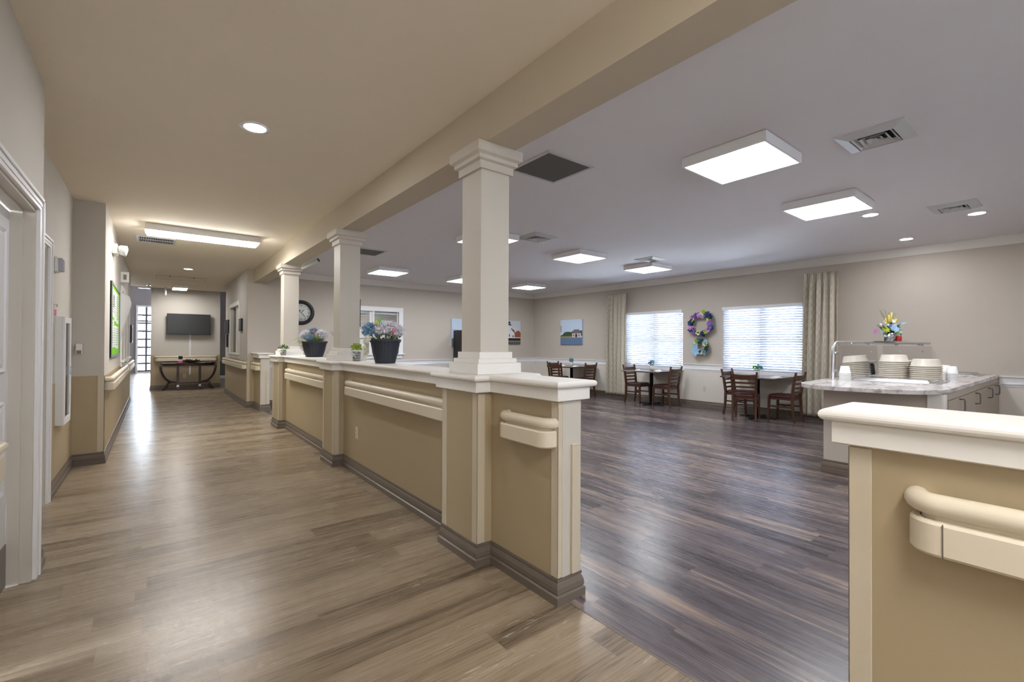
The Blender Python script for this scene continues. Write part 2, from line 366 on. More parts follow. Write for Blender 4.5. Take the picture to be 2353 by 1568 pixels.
# wainscots as thin boards
def wains(name, x0, x1, y0, y1, z1=.93): return struct(MB().box(x0, x1, y0, y1, 0, z1).build(name, M['khaki'], bevel=.002, seg=1))
wains('trim_2', AX, AX+.004, 5.18, 6.5); wains('trim_3', AX, LX, 6.5-.004, 6.5); wains('trim_4', LX, LX+.004, 6.5, 13.0)
wains('trim_5', NX, NX+.004, 3.61, 3.73); wains('trim_6', 1.446, 1.45, BY, 13.9); wains('trim_7', 1.45, 1.72, BY-.004, BY)
# baseboards
def baseboard(name, path, closed=False): return struct(MB().sweep(path, BASEP, closed).build(name, M['base']))
baseboard('baseboard_left', [(AX, 5.175), (AX, 6.5), (LX, 6.5), (LX, 13.0), (LX-.25, 13.0)][::1])
baseboard('baseboard_door', [(NX, 3.61), (NX, 3.73), (AX, 3.73)])
baseboard('baseboard_right', [(RX, BY), (RX, 1.74)])
baseboard('baseboard_back', [(1.72, BY), (RX, BY)])
baseboard('baseboard_office', [(1.6, 13.9), (1.45, 13.9), (1.45, BY), (1.575, BY)])
baseboard('baseboard_right_near', [(RX, .81), (RX, END)])
# crown and chair rail
CROWN = [(0,2.64),(.012,2.64),(.02,2.655),(.03,2.67),(.05,2.70),(.07,2.725),(.078,2.74),(.09,2.75),(.09,2.765),(0,2.765)]
struct(MB().sweep([(1.77, BY), (RX, BY), (RX, END)], CROWN).build('trim_8', M['cream']))
RAILP = [(0,.745),(.010,.745),(.012,.765),(.022,.775),(.022,.79),(.014,.80),(.016,.865),(.034,.872),(.036,.886),(0,.888)]
struct(MB().sweep([(1.77, BY), (RX, BY), (RX, 6.98)], RAILP).build('trim_9', M['white']))
struct(MB().sweep([(RX, 5.46), (RX, 4.60)], RAILP).build('trim_10', M['white']))
struct(MB().sweep([(RX, 3.14), (RX, 1.95)], RAILP).build('trim_11', M['white']))
struct(MB().sweep([(RX, .80), (RX, END)], RAILP).build('trim_12', M['white']))

struct(MB().box(RX-.004, RX, END, BY, .12, .75).build('trim_21', M['white_low'])); struct(MB().box(1.77, RX, BY-.004, BY, .12, .75).build('trim_22', M['white_low']))
# ---- far room beyond the TV wall
b = MB(); b.box(-.08, 1.5, 15.7, 15.85, 0, CE+.3); struct(b.build('wall_tv', M['wall_hall']))
wains('trim_13', -.085, 1.505, 15.69, 15.7, .94)
struct(MB().sweep([(-.08, 15.85), (-.08, 15.69), (1.5, 15.69), (1.5, 15.85)], BASEP).build('baseboard_tv', M['base']))
b = MB(); wall_y(b, 24.8, 25.0, -6, 2.0, 0, 5, [(-.62, .62, .12, 2.86), (-.30, 1.3, 3.10, 3.60)]); struct(b.build('wall_far', M['far']))
# triangular blocker that gives the gable window its slope
b = MB(); b.rings([[(-.30, y, 3.18), (-.30, y, 3.62), (1.3, y, 3.62)] for y in (24.78, 24.99)]); struct(b.build('trim_14', M['far']))
struct(MB().box(1.7, 6, 19.7, 19.9, 0, 5).build('wall_far_right', M['far'])); struct(MB().box(1.7, 6, 19.68, 19.7, 0, .62).build('trim_15', mat('grey_green_wainscot', (96,104,100), .6)))
struct(MB().box(1.7, 6, 19.66, 19.7, 0, .1).build('baseboard_far', M['white']))
struct(MB().box(-6, 6, 15.6, 25, 4.2, 4.35).build('ceiling_far', M['far']))
struct(MB().box(-6, 6, 15.6, 15.7, CE, 4.3).build('wall_header', M['far']))
struct(MB().box(-6.2, -6, 13, 25, 0, 4.3).build('wall_far_left', M['far']))
struct(MB().box(6, 6.2, 13.9, 25, 0, 4.3).build('wall_far_side', M['far']))
struct(MB().box(-6, LX-.25, 12.85, 13.0, 0, CE).build('wall_hall_return', M['wall_hall']))
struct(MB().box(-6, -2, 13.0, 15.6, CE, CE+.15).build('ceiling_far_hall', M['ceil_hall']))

# ---- glazed far door (french door with muntins)
def muntin_door(name, x0, x1, z0, z1, y, cols, rows):
    d = struct(bpy.data.objects.new(name, None)); C.objects.link(d); d.location = (0, y, 0)
    m = MB(); w = .07
    m.box(x0, x0+w, 0, .06, z0, z1); m.box(x1-w, x1, 0, .06, z0, z1); m.box(x0+w, x1-w, 0, .06, z1-w, z1); m.box(x0+w, x1-w, 0, .06, z0, z0+w)
    m.build('door_frame', M['white'], d)
    m = MB()
    for i in range(1, cols): x = x0+w+(x1-x0-2*w)*i/cols; m.box(x-.036, x+.036, .01, .05, z0+w, z1-w)
    for i in range(1, rows): z = z0+w+(z1-z0-2*w)*i/rows; m.box(x0+w, x1-w, .012, .048, z-.036, z+.036)
    m.box(x0+w, x1-w, .005, .055, z1-w-.62, z1-w-.56)
    m.build('muntins', mat('grey_muntin', (90,94,108), .5), d)
    MB().box(x0+w, x1-w, .028, .032, z0+w, z1-w).build('pane', M['glass'], d)
    return d
muntin_door('door_3', -.62, .62, .0, 2.86, 24.75, 4, 8)
struct(MB().box(-.62, .62, 24.8, 25, 0, .12).build('trim_16', M['white']))
struct(MB().box(-.30, 1.3, 24.9, 24.92, 3.1, 3.6).build('window_5', M['glass']))

# ================================================================ HALF WALLS
def outline(d, xa, xb, y0, y1, pil, pa, pb):
    """counter-clockwise outline of a low wall with pilasters, pushed out by d"""
    R = []; L_ = []
    end_lo = any(abs(p[0]-y0) < 1e-6 for p in pil); end_hi = any(abs(p[1]-y1) < 1e-6 for p in pil)
    ps = sorted(pil)
    def side(xw, xp, rev):
        pts = []
        if not end_lo: pts.append((xw, y0-d))
        for p0, p1 in ps:
            lo = abs(p0-y0) < 1e-6; hi = abs(p1-y1) < 1e-6
            if lo: pts += [(xp, p0-d)]
            else: pts += [(xw, p0-d), (xp, p0-d)]
            if hi: pts += [(xp, p1+d)]
            else: pts += [(xp, p1+d), (xw, p1+d)]
        if not end_hi: pts.append((xw, y1+d))
        return pts[::-1] if rev else pts
    return side(xb+d, pb+d, False) + side(xa-d, pa-d, True)
PIL = [(2.205, 2.605), (4.885, 5.27), (7.55, 8.0)]
def half_wall(name, y0, y1, pil, xa=1.575, xb=1.73, pa=1.475, pb=1.85, basepath=True):
    ol = lambda d: outline(d, xa, xb, y0, y1, pil, pa, pb)
    ring = lambda d, z: [(x, y, z) for x, y in ol(d)]
    w = struct(MB().rings([ring(0, 0), ring(0, 1.01)]).build(name, M['khaki']))
    MB().rings([ring(.018, .998), ring(.035, 1.004), ring(.035, 1.062), ring(.030, 1.066)]).build('cap_fascia', M['cream'], w)
    n = []
    for k in range(9):
        a = -PI/2 + PI*k/8; n.append(ring(.046+.016*math.cos(a), 1.083+.0165*math.sin(a)))
    MB().rings(n, smooth=False).build('cap_top', M['cream'], w)
    MB().rings([ring(d, z) for d, z in BASEP[1:-1]]).build('baseboard', M['base'], w)
    return w
hw1 = half_wall('wall_half', 1.64, 8.0, PIL)
hw2 = half_wall('wall_half_near', END, .435, [])
hw3 = half_wall('wall_half_far', 9.68, BY, [])
def guard(parent, cx, cy, sx, sy, z0=.125, z1=.992, w=.05, t=.004):
    """corner guard wrapping the corner (cx,cy); sx,sy point away from the wall's inside"""
    m = MB(); m.box(cx, cx+sx*t, cy+sy*t, cy-sy*w, z0, z1); m.box(cx+sx*t, cx-sx*w, cy, cy+sy*t, z0, z1)
    return m.build('corner_guard', M['guard'], parent, bevel=.0015, seg=1)
for p0, p1 in PIL:
    guard(hw1, 1.475, p0, -1, -1); guard(hw1, 1.475, p1, -1, 1); guard(hw1, 1.85, p0, 1, -1)
guard(hw1, 1.575, 1.64, -1, -1, w=.045); guard(hw2, 1.575, .435, -1, 1, w=.05); guard(hw3, 1.575, 9.68, -1, -1)
MB().box(1.60, 1.73, 1.634, 1.6405, .124, .995).build('end_panel', M['column'], hw1)
MB().box(1.60, 1.73, 9.674, 9.6805, .124, .995).build('end_panel', M['column'], hw3)
g = tag(MB().box(0, .052, -.014, 0, 0, .64).box(-.001, .054, -.016, -.002, .64, .648).build('edge_strip', [M['guard']], None, (1.657, 1.634, .13), bevel=.002), 'beige vertical vinyl edge strip on the end face of the long half wall', 'edge strip')
g = tag(MB().box(0, .05, -.012, 0, 0, .64).build('edge_strip', M['guard'], None, (1.67, 9.674, .13), bevel=.002), 'narrow beige edge strip on the end of the far short half wall', 'edge strip')
guard(bpy.data.objects['trim_3'], LX, 6.496, 1, -1, .125, .935); guard(bpy.data.objects['trim_5'], NX+.004, 3.73, 1, 1, .125, .935, w=.03)
guard(bpy.data.objects['trim_7'], 1.446, BY-.004, -1, -1, .125, .93)
# ---- columns
for i, (p0, p1) in enumerate(PIL):
    cy = (p0+p1)/2; lab = ['nearest square cream column with stepped capital and base on the half wall', 'middle square cream column on the half wall beside a small leafy plant', 'farthest square cream column on the half wall in front of the clock'][i]
    t = thing('column', lab, 'column', (1.6625, cy, 1.10), 0, 'columns on the half wall')
    h = .1075; MB().box(-h, h, -h, h, .12, 1.26).build('shaft', M['column'], t, bevel=.002, seg=1)
    m = MB()
    for a, z0, z1 in ((.165, 0, .065), (.145, .065, .092), (.125, .092, .132)): m.box(-a, a, -a, a, z0, z1)
    m.build('plinth', M['cream'], t, bevel=.002, seg=1)
    m = MB(); rg = lambda a, z: [(-a,-a,z),(a,-a,z),(a,a,z),(-a,a,z)]
    m.rings([rg(.125, 1.25), rg(.125, 1.296), rg(.137, 1.30), rg(.146, 1.303), rg(.146, 1.326), rg(.152, 1.330), rg(.168, 1.338), rg(.168, 1.395)])
    m.build('capital', M['column'], t)

# ---- handrails
def arc_path(y0, y1, dep, cap0, cap1, r=.05):
    """2D path (d from wall, along) of a rail: leaves the wall, runs, returns"""
    p = []
    if cap0: p += [(0, y0)] + [(dep - r + r*math.sin(a), y0 + r - r*math.cos(a)) for a in [PI/2*k/14 for k in range(15)]]
    else: p += [(dep, y0)]
    if cap1: p += [(dep - r + r*math.cos(a), y1 - r + r*math.sin(a)) for a in [PI/2*k/14 for k in range(15)]] + [(0, y1)]
    else: p += [(dep, y1)]
    return p
def handrail(label, x, y0, y1, side, z=.89, horiz=False, joints=()):
    """side -1: sticks out toward -X from plane x; horiz: wall plane normal to -Y at y=x, runs along X"""
    t = thing('handrail', label, 'handrail', (0, 0, 0)) 
    dep = .085
    def place(p):
        return [(p_[1], x-p_[0]) if horiz else (x+side*p_[0], p_[1]) for p_ in p]
    path = place(arc_path(y0, y1, dep-.012, True, True, .055))
    # bumper
    flip = (side > 0) != horiz
    pr = [(-.012, z-.122), (.002, z-.122), (.008, z-.115), (.008, z-.045), (.002, z-.038), (-.012, z-.038)]
    if side < 0 or horiz: prof = pr if False else pr
    pp = path if ((side < 0) ^ horiz) else path
    m = MB(); m.sweep(pp, [(d*(1 if side > 0 else -1)*(1 if not horiz else -1), zz) for d, zz in pr]); 
    m.build('bumper', M['rail'], t)
    path2 = place(arc_path(y0+.004, y1-.004, dep-.034, True, True, .05))
    MB().tube([(a, b_, z-.002) for a, b_ in path2], .027, 14).build('grip', M['rail'], t)
    m = MB()
    inner = place(arc_path(y0+.014, y1-.014, dep-.026, True, True, .048))
    m.rings([[(a, b_, zz) for a, b_ in inner] for zz in (z-.11, z-.02)]); m.build('core', M['guard'], t)
    if joints:
        m = MB()
        for j in joints:
            q = place([(dep-.003, j-.0012), (dep-.003, j+.0012)])
            m.box(q[0][0]-.001 if not horiz else q[0][0], q[0][0]+.001 if not horiz else q[1][0], q[0][1], q[1][1]+(0 if not horiz else .001), z-.121, z-.039)
        m.build('joint_line', M['base'], t)
    return t
handrail('short beige handrail with rounded ends on the near end of the long half wall', 1.575, 1.655, 2.045, -1)
handrail('long beige handrail on the half wall between the nearest and middle columns', 1.575, 2.62, 4.66, -1)
handrail('beige handrail on the half wall between the middle and farthest columns', 1.575, 5.31, 7.33, -1)
handrail('beige handrail at the right edge on the nearest half wall', 1.575, END+.1, .292, -1, joints=(.228,))
handrail('small beige handrail stub on the far short half wall', 1.575, 9.72, 10.3, -1)
handrail('beige handrail under the office window on the right side of the hallway', 1.446, 10.42, 13.86, -1)
handrail('beige handrail under the bulletin board on the left hallway wall', LX+.004, 6.54, 10.15, 1)
handrail('farther beige handrail on the left hallway wall near the bright door', LX+.004, 10.6, 12.95, 1)
handrail('beige handrail on the wall under the television behind the console table', 15.69, .02, 1.42, -1, z=.90, horiz=True)

# ================================================================ LEFT DOORWAYS
def casing(name, x, y0, y1, z1, w=.07):
    prof = [(0, 0), (.0, .0)]
    m = MB(); t = .018
    for a, b_ in ((y0-w, y0), (y1, y1+w)):
        m.box(x, x+t, a, b_, 0, z1+w)
        c0, c1 = (a, a+.018) if a < y0 else (b_-.018, b_)
        m.box(x+t, x+t+.008, c0, c1, 0, z1+w)
    m.box(x, x+t, y0, y1, z1, z1+w); m.box(x+t, x+t+.008, y0-w, y1+w, z1+w-.018, z1+w)
    m.box(x+t, x+t+.004, y0-.03, y1+.03, z1+.02, z1+.034)
    return struct(m.build(name, M['white'], bevel=.003))
casing('trim_17', NX, 2.55, 3.53, 2.0)
j = MB(); j.box(NX-.25, NX, 3.515, 3.53, 0, 2.0); j.box(NX-.092, NX-.045, 3.503, 3.515, 0, 1.985); j.box(NX-.25, NX, 2.55, 3.515, 1.985, 2.0); j.box(NX-.092, NX-.045, 2.55, 3.503, 1.973, 1.985)
struct(j.build('trim_18', M['column']))
d = bpy.data.objects.new('door_1', None); C.objects.link(d); struct(d); d.location = (NX-.094, 3.508, 0)
m = MB(); m.box(-.045, 0, -.92, 0, .008, 1.965); m.build('door_leaf', M['door'], d, bevel=.002)
for z0, z1 in ((1.12, 1.86), (.50, .98)):
    m = MB()
    for y0, y1 in ((-.40, -.10), (-.82, -.52)):
        m.rings([[(0, y0, z0), (0, y1, z0), (0, y1, z1), (0, y0, z1)], [(.012, y0+.012, z0+.012), (.012, y1-.012, z0+.012), (.012, y1-.012, z1-.012), (.012, y0+.012, z1-.012)],
                 [(.003, y0+.03, z0+.03), (.003, y1-.03, z0+.03), (.003, y1-.03, z1-.03), (.003, y0+.03, z1-.03)],
                 [(.010, y0+.05, z0+.05), (.010, y1-.05, z0+.05), (.010, y1-.05, z1-.05), (.010, y0+.05, z1-.05)]])
    m.build('raised_panel', M['door'], d)
MB().box(0, .004, -.91, -.012, .012, .23).build('kick_plate', M['kick'], d)
m = MB(); m.box(.004, .05, -.88, -.30, .62, .75); m.build('door_bumper', M['rail'], d, bevel=.015, seg=4)
MB().tube([(.0, -.31, .79), (.035, -.315, .79), (.045, -.34, .79), (.045, -.85, .79)], .022, 12).build('door_grip', M['rail'], d)
casing('trim_19', AX, 4.2, 5.10, 2.03, .065)
j = MB(); j.box(AX-.2, AX, 5.085, 5.10, 0, 2.03); j.box(AX-.2, AX, 4.2, 5.085, 2.015, 2.03); struct(j.build('trim_20', M['column']))
d = bpy.data.objects.new('door_2', None); C.objects.link(d); struct(d); d.location = (AX-.15, 5.08, 0)
MB().box(-.045, 0, -.87, 0, .008, 2.01).build('door_leaf', M['door'], d, bevel=.002)
MB().box(0, .01, -.75, -.12, 1.1, 1.85).box(0, .01, -.75, -.12, .3, .95).build('raised_panel', M['door'], d, bevel=.004)

# ---- alcove wall things
t = thing('wall_alarm', 'square grey louvred alarm speaker high on the left alcove wall', 'alarm', (AX, 5.40, 1.88))
MB().box(0, .022, 0, .13, 0, .125).build('housing', M['plastic'], t, bevel=.004)
m = MB(); m.box(.022, .05, .012, .118, .008, .117)
for k in range(7): m.box(.05, .054, .016, .114, .014+k*.014, .022+k*.014)
m.build('speaker_grille', M['kick'] if False else mat('grey_speaker_grille', (176,178,186), .6), t)
t = thing('pull_station', 'small white and pink pull station beside the fire extinguisher cabinet', 'pull station', (AX, 5.25, 1.49))
MB().box(0, .02, 0, .05, 0, .125).build('plate', M['ivory'], t, bevel=.002)
MB().box(.02, .032, .006, .044, .01, .06).build('pink_tag', mat('pink_tag', (226,150,186), .6), t); MB().tube([(.02,.02,.10),(.035,.02,.105),(.035,.03,.085)], .003, 6).build('hook', M['steel'], t)
t = thing('extinguisher_cabinet', 'tall white fire extinguisher cabinet with glazed door in the left alcove', 'cabinet', (AX, 5.48, .565))
m = MB(); m.box(0, .012, 0, .38, 0, .94); m.box(.012, .045, 0, .01, 0, .94); m.box(.012, .045, .37, .38, 0, .94); m.box(.012, .045, .01, .37, 0, .01); m.box(.012, .045, .01, .37, .93, .94)
m.build('box', M['plastic'], t)
m = MB(); w = .055
for y0, y1, z0, z1 in ((0, w, 0, .94), (.38-w, .38, 0, .94), (w, .38-w, 0, w), (w, .38-w, .94-w, .94)): m.box(.045, .062, y0, y1, z0, z1)
dd = m.build('cabinet_door', M['white'], t, bevel=.003); MB().box(.05, .053, w, .38-w, w, .94-w).build('pane', M['sglass'], dd); MB().box(.062, .07, .33, .345, .42, .50).build('pull_handle', M['steel'], dd)
t2 = thing('fire_extinguisher', 'grey fire extinguisher standing inside the white glazed wall cabinet', 'fire extinguisher', (AX+.0285, 5.67, .576))
# (kept slim: it is barely seen through the glazed door)
MB().lathe([(.0155,0),(.0155,.40),(.006,.44),(.006,.47)], 14).build('cylinder', M['alu'], t2); MB().tube([(0,0,.46),(0,.02,.42),(0,.02,.1)], .003, 6).build('hose', M['ink'], t2)
t = thing('soap_dispenser', 'small white hand sanitiser dispenser at the alcove corner', 'dispenser', (AX+.03, 6.496, 1.15))
MB().box(0, .055, -.045, 0, 0, .12).build('body', M['plastic'], t, bevel=.008); MB().box(.01, .045, -.05, -.045, .01, .05).build('lever', M['kick'], t)

# ---- left hallway wall things
t = thing('emergency_light', 'white twin head emergency light high on the left hallway wall', 'emergency light', (LX, 7.42, 2.38))
MB().box(0, .05, 0, .26, 0, .12).build('housing', M['plastic'], t, bevel=.006)
for yy in (.03, .18):
    h = MB().lathe([(.022,0),(.045,.02),(.05,.05),(.055,.085),(.045,.09),(.001,.088)], 16, M=T(.05, yy+.02, .07) @ rotm('X', .5 if yy > .1 else -.6) @ rotm('Y', PI/2+.25)).build('lamp_head', M['plastic'], t)
t = thing('bulletin_board', 'bulletin board with lime green border and pinned papers on the left hallway wall', 'bulletin board', (LX, 7.2, 1.10))
MB().box(0, .012, 0, 1.6, 0, .92).build('backing', M['boardg'], t)
m = MB()
for a in ((0, 1.6, 0, .03), (0, 1.6, .89, .92)): m.box(0, .022, *a)
for a in ((0, .03, .03, .89), (1.57, 1.6, .03, .89)): m.box(0, .022, *a)
m.build('frame', M['alu'], t)
rs = random.Random(3)
for (y, z, w, h, mt) in ((.18, .50, .30, .34, 'paper'), (.52, .46, .30, .38, 'paper'), (.9, .44, .42, .40, 'paper'), (.2, .12, .22, .34, 'paper'), (.5, .12, .28, .28, 'paper'), (.85, .1, .5, .30, 'paper'), (.33, .62, .12, .16, 'yellow'), (1.3, .3, .1, .05, 'eggp')):
    m = MB(); m.box(.0125, .016, y, y+w, z, z+h); p = m.build('pinned_sheet', M[mt], t)
    if mt == 'paper':
        q = MB()
        for k in range(int(h/.035)): q.box(.0162, .0168, y+.03, y+w-.03-rs.random()*.08, z+h-.04-k*.03, z+h-.033-k*.03)
        q.build('print', M['ink'] if rs.random() < .4 else M['slate'], p)
t = thing('curled_poster', 'large white curled poster sheet hanging off the left hallway wall', 'poster', (LX, 8.86, 1.2))
m = MB(); nu, nv = 14, 12; vs = []; fs = []
for i in range(nu+1):
    for k in range(nv+1):
        u = i/nu; v = k/nv; reach = u*.13*max(0, 1-abs(v-.80)/.9)**1.0
        vs.append((.01+reach, u*.35 + .05*math.sin(v*2), v*.85 - .25*u*(v-.8)))
for i in range(nu):
    for k in range(nv): a = i*(nv+1)+k; fs.append((a, a+1, a+nv+2, a+nv+1))
m.add(vs, fs, True); m.build('sheet', M['paper'], t, solid=.002)
t = thing('exit_sign', 'small white projecting sign above the curled poster', 'sign', (LX, 9.3, 2.22)); MB().box(0, .10, 0, .02, 0, .16).build('sign_panel', M['plastic'], t, bevel=.002); MB().box(.03,.07,-.002,0,.04,.12).build('symbol', M['kick'], t)
def hall_window(name, y0, y1, n):
    w = bpy.data.objects.new(name, None); C.objects.link(w); struct(w)
    m = MB(); c = .08
    for a in ((y0-c, y0, .98, 2.18), (y1, y1+c, .98, 2.18), (y0, y1, 2.1, 2.18)): m.box(LX, LX+.02, *a)
    m.build('window_frame', M['cream'], w, bevel=.002)
    m = MB(); m.box(LX-.05, LX+.05, y0-c-.02, y1+c+.02, .975, 1.0); m.box(LX, LX+.02, y0-c, y1+c, .90, .975); m.build('window_sill', M['cream'], w, bevel=.002)
    MB().box(LX-.12, LX-.116, y0, y1, 1.0, 2.1).build('pane', M['glass'], w)
hall_window('window_3', 9.45, 10.25, 0); hall_window('window_4', 11.3, 12.1, 0)
t = thing('wall_file', 'black wall file holder at the far end of the left hallway wall', 'file holder', (LX, 12.6, 1.28)); MB().box(0, .045, 0, .28, 0, .38).build('pocket', M['black'], t, bevel=.004); MB().box(.045,.048,.02,.26,.05,.33).build('paper_front', M['kick'], t)

# ---- right hallway (office block) things
w = bpy.data.objects.new('window_6', None); C.objects.link(w); struct(w)
m = MB(); c = .09
for a in ((11.5-c, 11.5, 1.06, 2.12+c), (12.9, 12.9+c, 1.06, 2.12+c), (11.5, 12.9, 2.12, 2.12+c)): m.box(1.43, 1.45, *a)
m.box(1.425, 1.45, 11.5-c-.01, 12.9+c+.01, 2.12+c-.02, 2.12+c)
m.build('window_frame', M['cream'], w, bevel=.002)
MB().box(1.40, 1.45, 11.5-c-.03, 12.9+c+.03, 1.03, 1.06).box(1.432, 1.45, 11.5-c, 12.9+c, .95, 1.03).build('window_sill', M['cream'], w, bevel=.002)
MB().box(1.49, 1.53, 12.18, 12.22, 1.06, 2.12).box(1.48, 1.50, 12.2, 12.24, 1.06, 2.12).build('sash', M['cream'], w)
MB().box(1.505, 1.509, 11.5, 12.9, 1.06, 2.12).build('pane', M['glass'], w)
for i, (y, z, h, lab) in enumerate(((13.12, 1.52, .34, 'black wall file holder left of the office window, nearer one of the pair'), (13.50, 1.52, .34, 'black wall file holder left of the office window, farther one of the pair'), (13.34, 1.18, .32, 'small black framed holder hanging below the pair of wall files'), (10.97, 1.54, .26, 'single black wall file holder right of the office window'))):
    t = thing('wall_file', lab, 'file holder', (1.45, y, z), 0, 'wall files by the office window')
    wd = .14 if i == 2 else .30; MB().box(-.04, 0, 0, wd, 0, h).build('pocket', M['black'], t, bevel=.004); MB().box(-.042, -.04, .025, wd-.025, .03, h-.03).build('paper_front', M['alu'], t)

# ================================================================ OFFICE WINDOW IN THE BACK WALL
w = bpy.data.objects.new('window_7', None); C.objects.link(w); struct(w)
m = MB(); x0, x1, z0, z1, c = 3.36, 4.64, 1.05, 2.045, .105
m.box(x0-c, x0, BY-.022, BY, z0, z1+c); m.box(x1, x1+c, BY-.022, BY, z0, z1+c); m.box(x0, x1, BY-.022, BY, z1, z1+c); m.box(x0-c-.008, x1+c+.008, BY-.03, BY, z1+c-.018, z1+c)
m.build('window_frame', M['white'], w, bevel=.002)
MB().box(x0-c-.03, x1+c+.03, BY-.06, BY+.02, z0-.028, z0).box(x0-c+.02, x1+c-.02, BY-.02, BY, z0-.11, z0-.028).build('window_sill', M['white'], w, bevel=.003)
MB().box(3.93, 4.0, BY+.03, BY+.06, z0, z1).box(3.99, 4.04, BY+.005, BY+.035, z0, z1).box(x0, x0+.03, BY+.03, BY+.06, z0, z1).box(x1-.03, x1, BY+.03, BY+.06, z0, z1).build('sash', M['white'], w, bevel=.003)
MB().box(x0, x1, BY+.045, BY+.048, z0, z1).build('pane', M['glass'], w)
def blind(name, label, loc, width, height, nsl, axis, tilt, matn='slat', slw=.05):
    """hanging slatted blind; axis 'X' runs along X, 'Y' along Y; origin at bottom start"""
    t = thing(name, label, 'blind', loc)
    m = MB(); R = rotm('X' if axis == 'X' else 'Y', tilt)
    for k in range(nsl):
        z = .03 + (height-.09)*k/(nsl-1)
        if axis == 'X': m.box(.005, width-.005, -slw/2, slw/2, -.0012, .0012, M=T(0, 0, z) @ R)
        else: m.box(-slw/2, slw/2, .005, width-.005, -.0012, .0012, M=T(0, 0, z) @ R)
    m.build('slats', M[matn], t)
    if axis == 'X': MB().box(0, width, -.03, .03, height-.055, height).build('headrail', M['white'], t, bevel=.004); MB().box(0, width, -.02, .02, 0, .02).build('bottom_rail', M['white'], t)
    else: MB().box(-.035, .03, 0, width, height-.06, height).build('headrail', M['white'], t, bevel=.004); MB().box(-.02, .02, 0, width, 0, .02).build('bottom_rail', M['white'], t)
    m = MB()
    for f in (.12, .5, .88):
        if axis == 'X': m.box(width*f-.001, width*f+.001, -.027, -.026, .02, height-.055)
        else: m.box(-.028, -.027, width*f-.0015, width*f+.0015, .02, height-.06)
    m.build('cord', M['white'], t)
    return t
blind('window_blind', 'open slatted blind in the left half of the office window on the back wall', (3.38, BY+.09, 1.07), .56, .96, 26, 'X', .25, slw=.03)
blind('window_blind', 'open slatted blind in the right half of the office window on the back wall', (4.06, BY+.09, 1.35), .56, .68, 19, 'X', .25, slw=.03)
for i, (x, z, ww, hh) in enumerate(((3.70, 1.42, .12, .20), (3.82, 1.50, .1, .12), (3.72, 1.20, .17, .18), (3.68, 1.14, .04, .1))):
    lab = ['white paper notice taped at the top left of the office window glass', 'smaller white notice taped right of the top notice on the office glass', 'wide white notice taped low on the office window glass', 'narrow brown card taped low on the office window glass'][i]
    tag(MB().box(0, ww, -.001, 0, 0, hh).build('paper_notice', M['paper'] if i < 3 else M['brown'], None, (x, BY+.043, z)), lab, 'notice', 'notices on the office window')
t = thing('ceiling_light', 'small round lit lamp on the office ceiling seen through the back window', 'ceiling light', (4.6, 12.4, CE)); MB().lathe([(.25,-.08),(.25,-.0)], 20).build('lamp_shade', M['officepanel'], t)
t = thing('desk', 'office desk with printer shelf seen through the back window', 'desk', (4.3, 12.9, 0)); MB().box(-.9, .9, 0, .6, .70, .74).box(-.9, -.86, 0, .6, 0, .70).box(.86, .9, 0, .6, 0, .70).build('desk_top', M['kick'], t)
t = thing('printer', 'dark office printer on the desk behind the window', 'printer', (4.35, 13.0, .74)); MB().box(-.28, .28, 0, .42, 0, .30).build('body', M['black'], t, bevel=.02); MB().box(-.25, .25, -.02, .30, .30, .36).build('lid', M['plastic'], t, bevel=.01)
t = thing('ceiling_light', 'rectangular lit lamp on the office ceiling by the hallway window', 'ceiling light', (2.6, 12.1, CE-.06)); MB().box(-.3, .3, -.3, .3, 0, .06).build('diffuser', M['officepanel'], t)

# ================================================================ LARGE WINDOWS
for i, (y0, y1, z0, z1) in enumerate(WIN):
    w = bpy.data.objects.new('window_%d' % (i+1), None); C.objects.link(w); struct(w)
    m = MB(); ym = (y0+y1)/2; zm = (z0+z1)/2 - .02; X0, X1 = RX+.10, RX+.15
    for a in ((y0, y0+.05, z0, z1), (y1-.05, y1, z0, z1), (ym-.06, ym+.06, z0, z1)): m.box(X0, X1, *a)
    for a, c in ((y0+.05, ym-.06), (ym+.06, y1-.05)): m.box(X0, X1, a, c, z0, z0+.06); m.box(X0, X1, a, c, z1-.05, z1); m.box(X0, X1, a, c, zm-.025, zm+.03)
    m.build('window_frame', M['white'], w)
    m = MB()
    for a, c in ((y0+.05, ym-.06), (ym+.06, y1-.05)):
        for k in (1, 2): yy = a+(c-a)*k/3; m.box(X0+.02, X0+.035, yy-.009, yy+.009, z0+.06, z1-.05)
        for zz in ((z0+zm)/2, (z1+zm)/2): m.box(X0+.02, X0+.035, a, c, zz-.009, zz+.009)
    m.build('muntins', M['white'], w)
    MB().box(X0+.025, X0+.029, y0+.05, y1-.05, z0+.06, z1-.05).build('pane', M['glass'], w)
    MB().box(RX-.045, RX+.1, y0-.04, y1+.04, z0-.028, z0).build('window_sill', M['white'], w, bevel=.004)
    blind('window_blind', ['wide white slatted blind on the window beside the near curtain', 'white slatted blind on the window left of the flower wreath'][i], (RX-.012, y0-.01, z0+.004), y1-y0+.02, z1-z0+.012, 27, 'Y', .86, slw=.052)

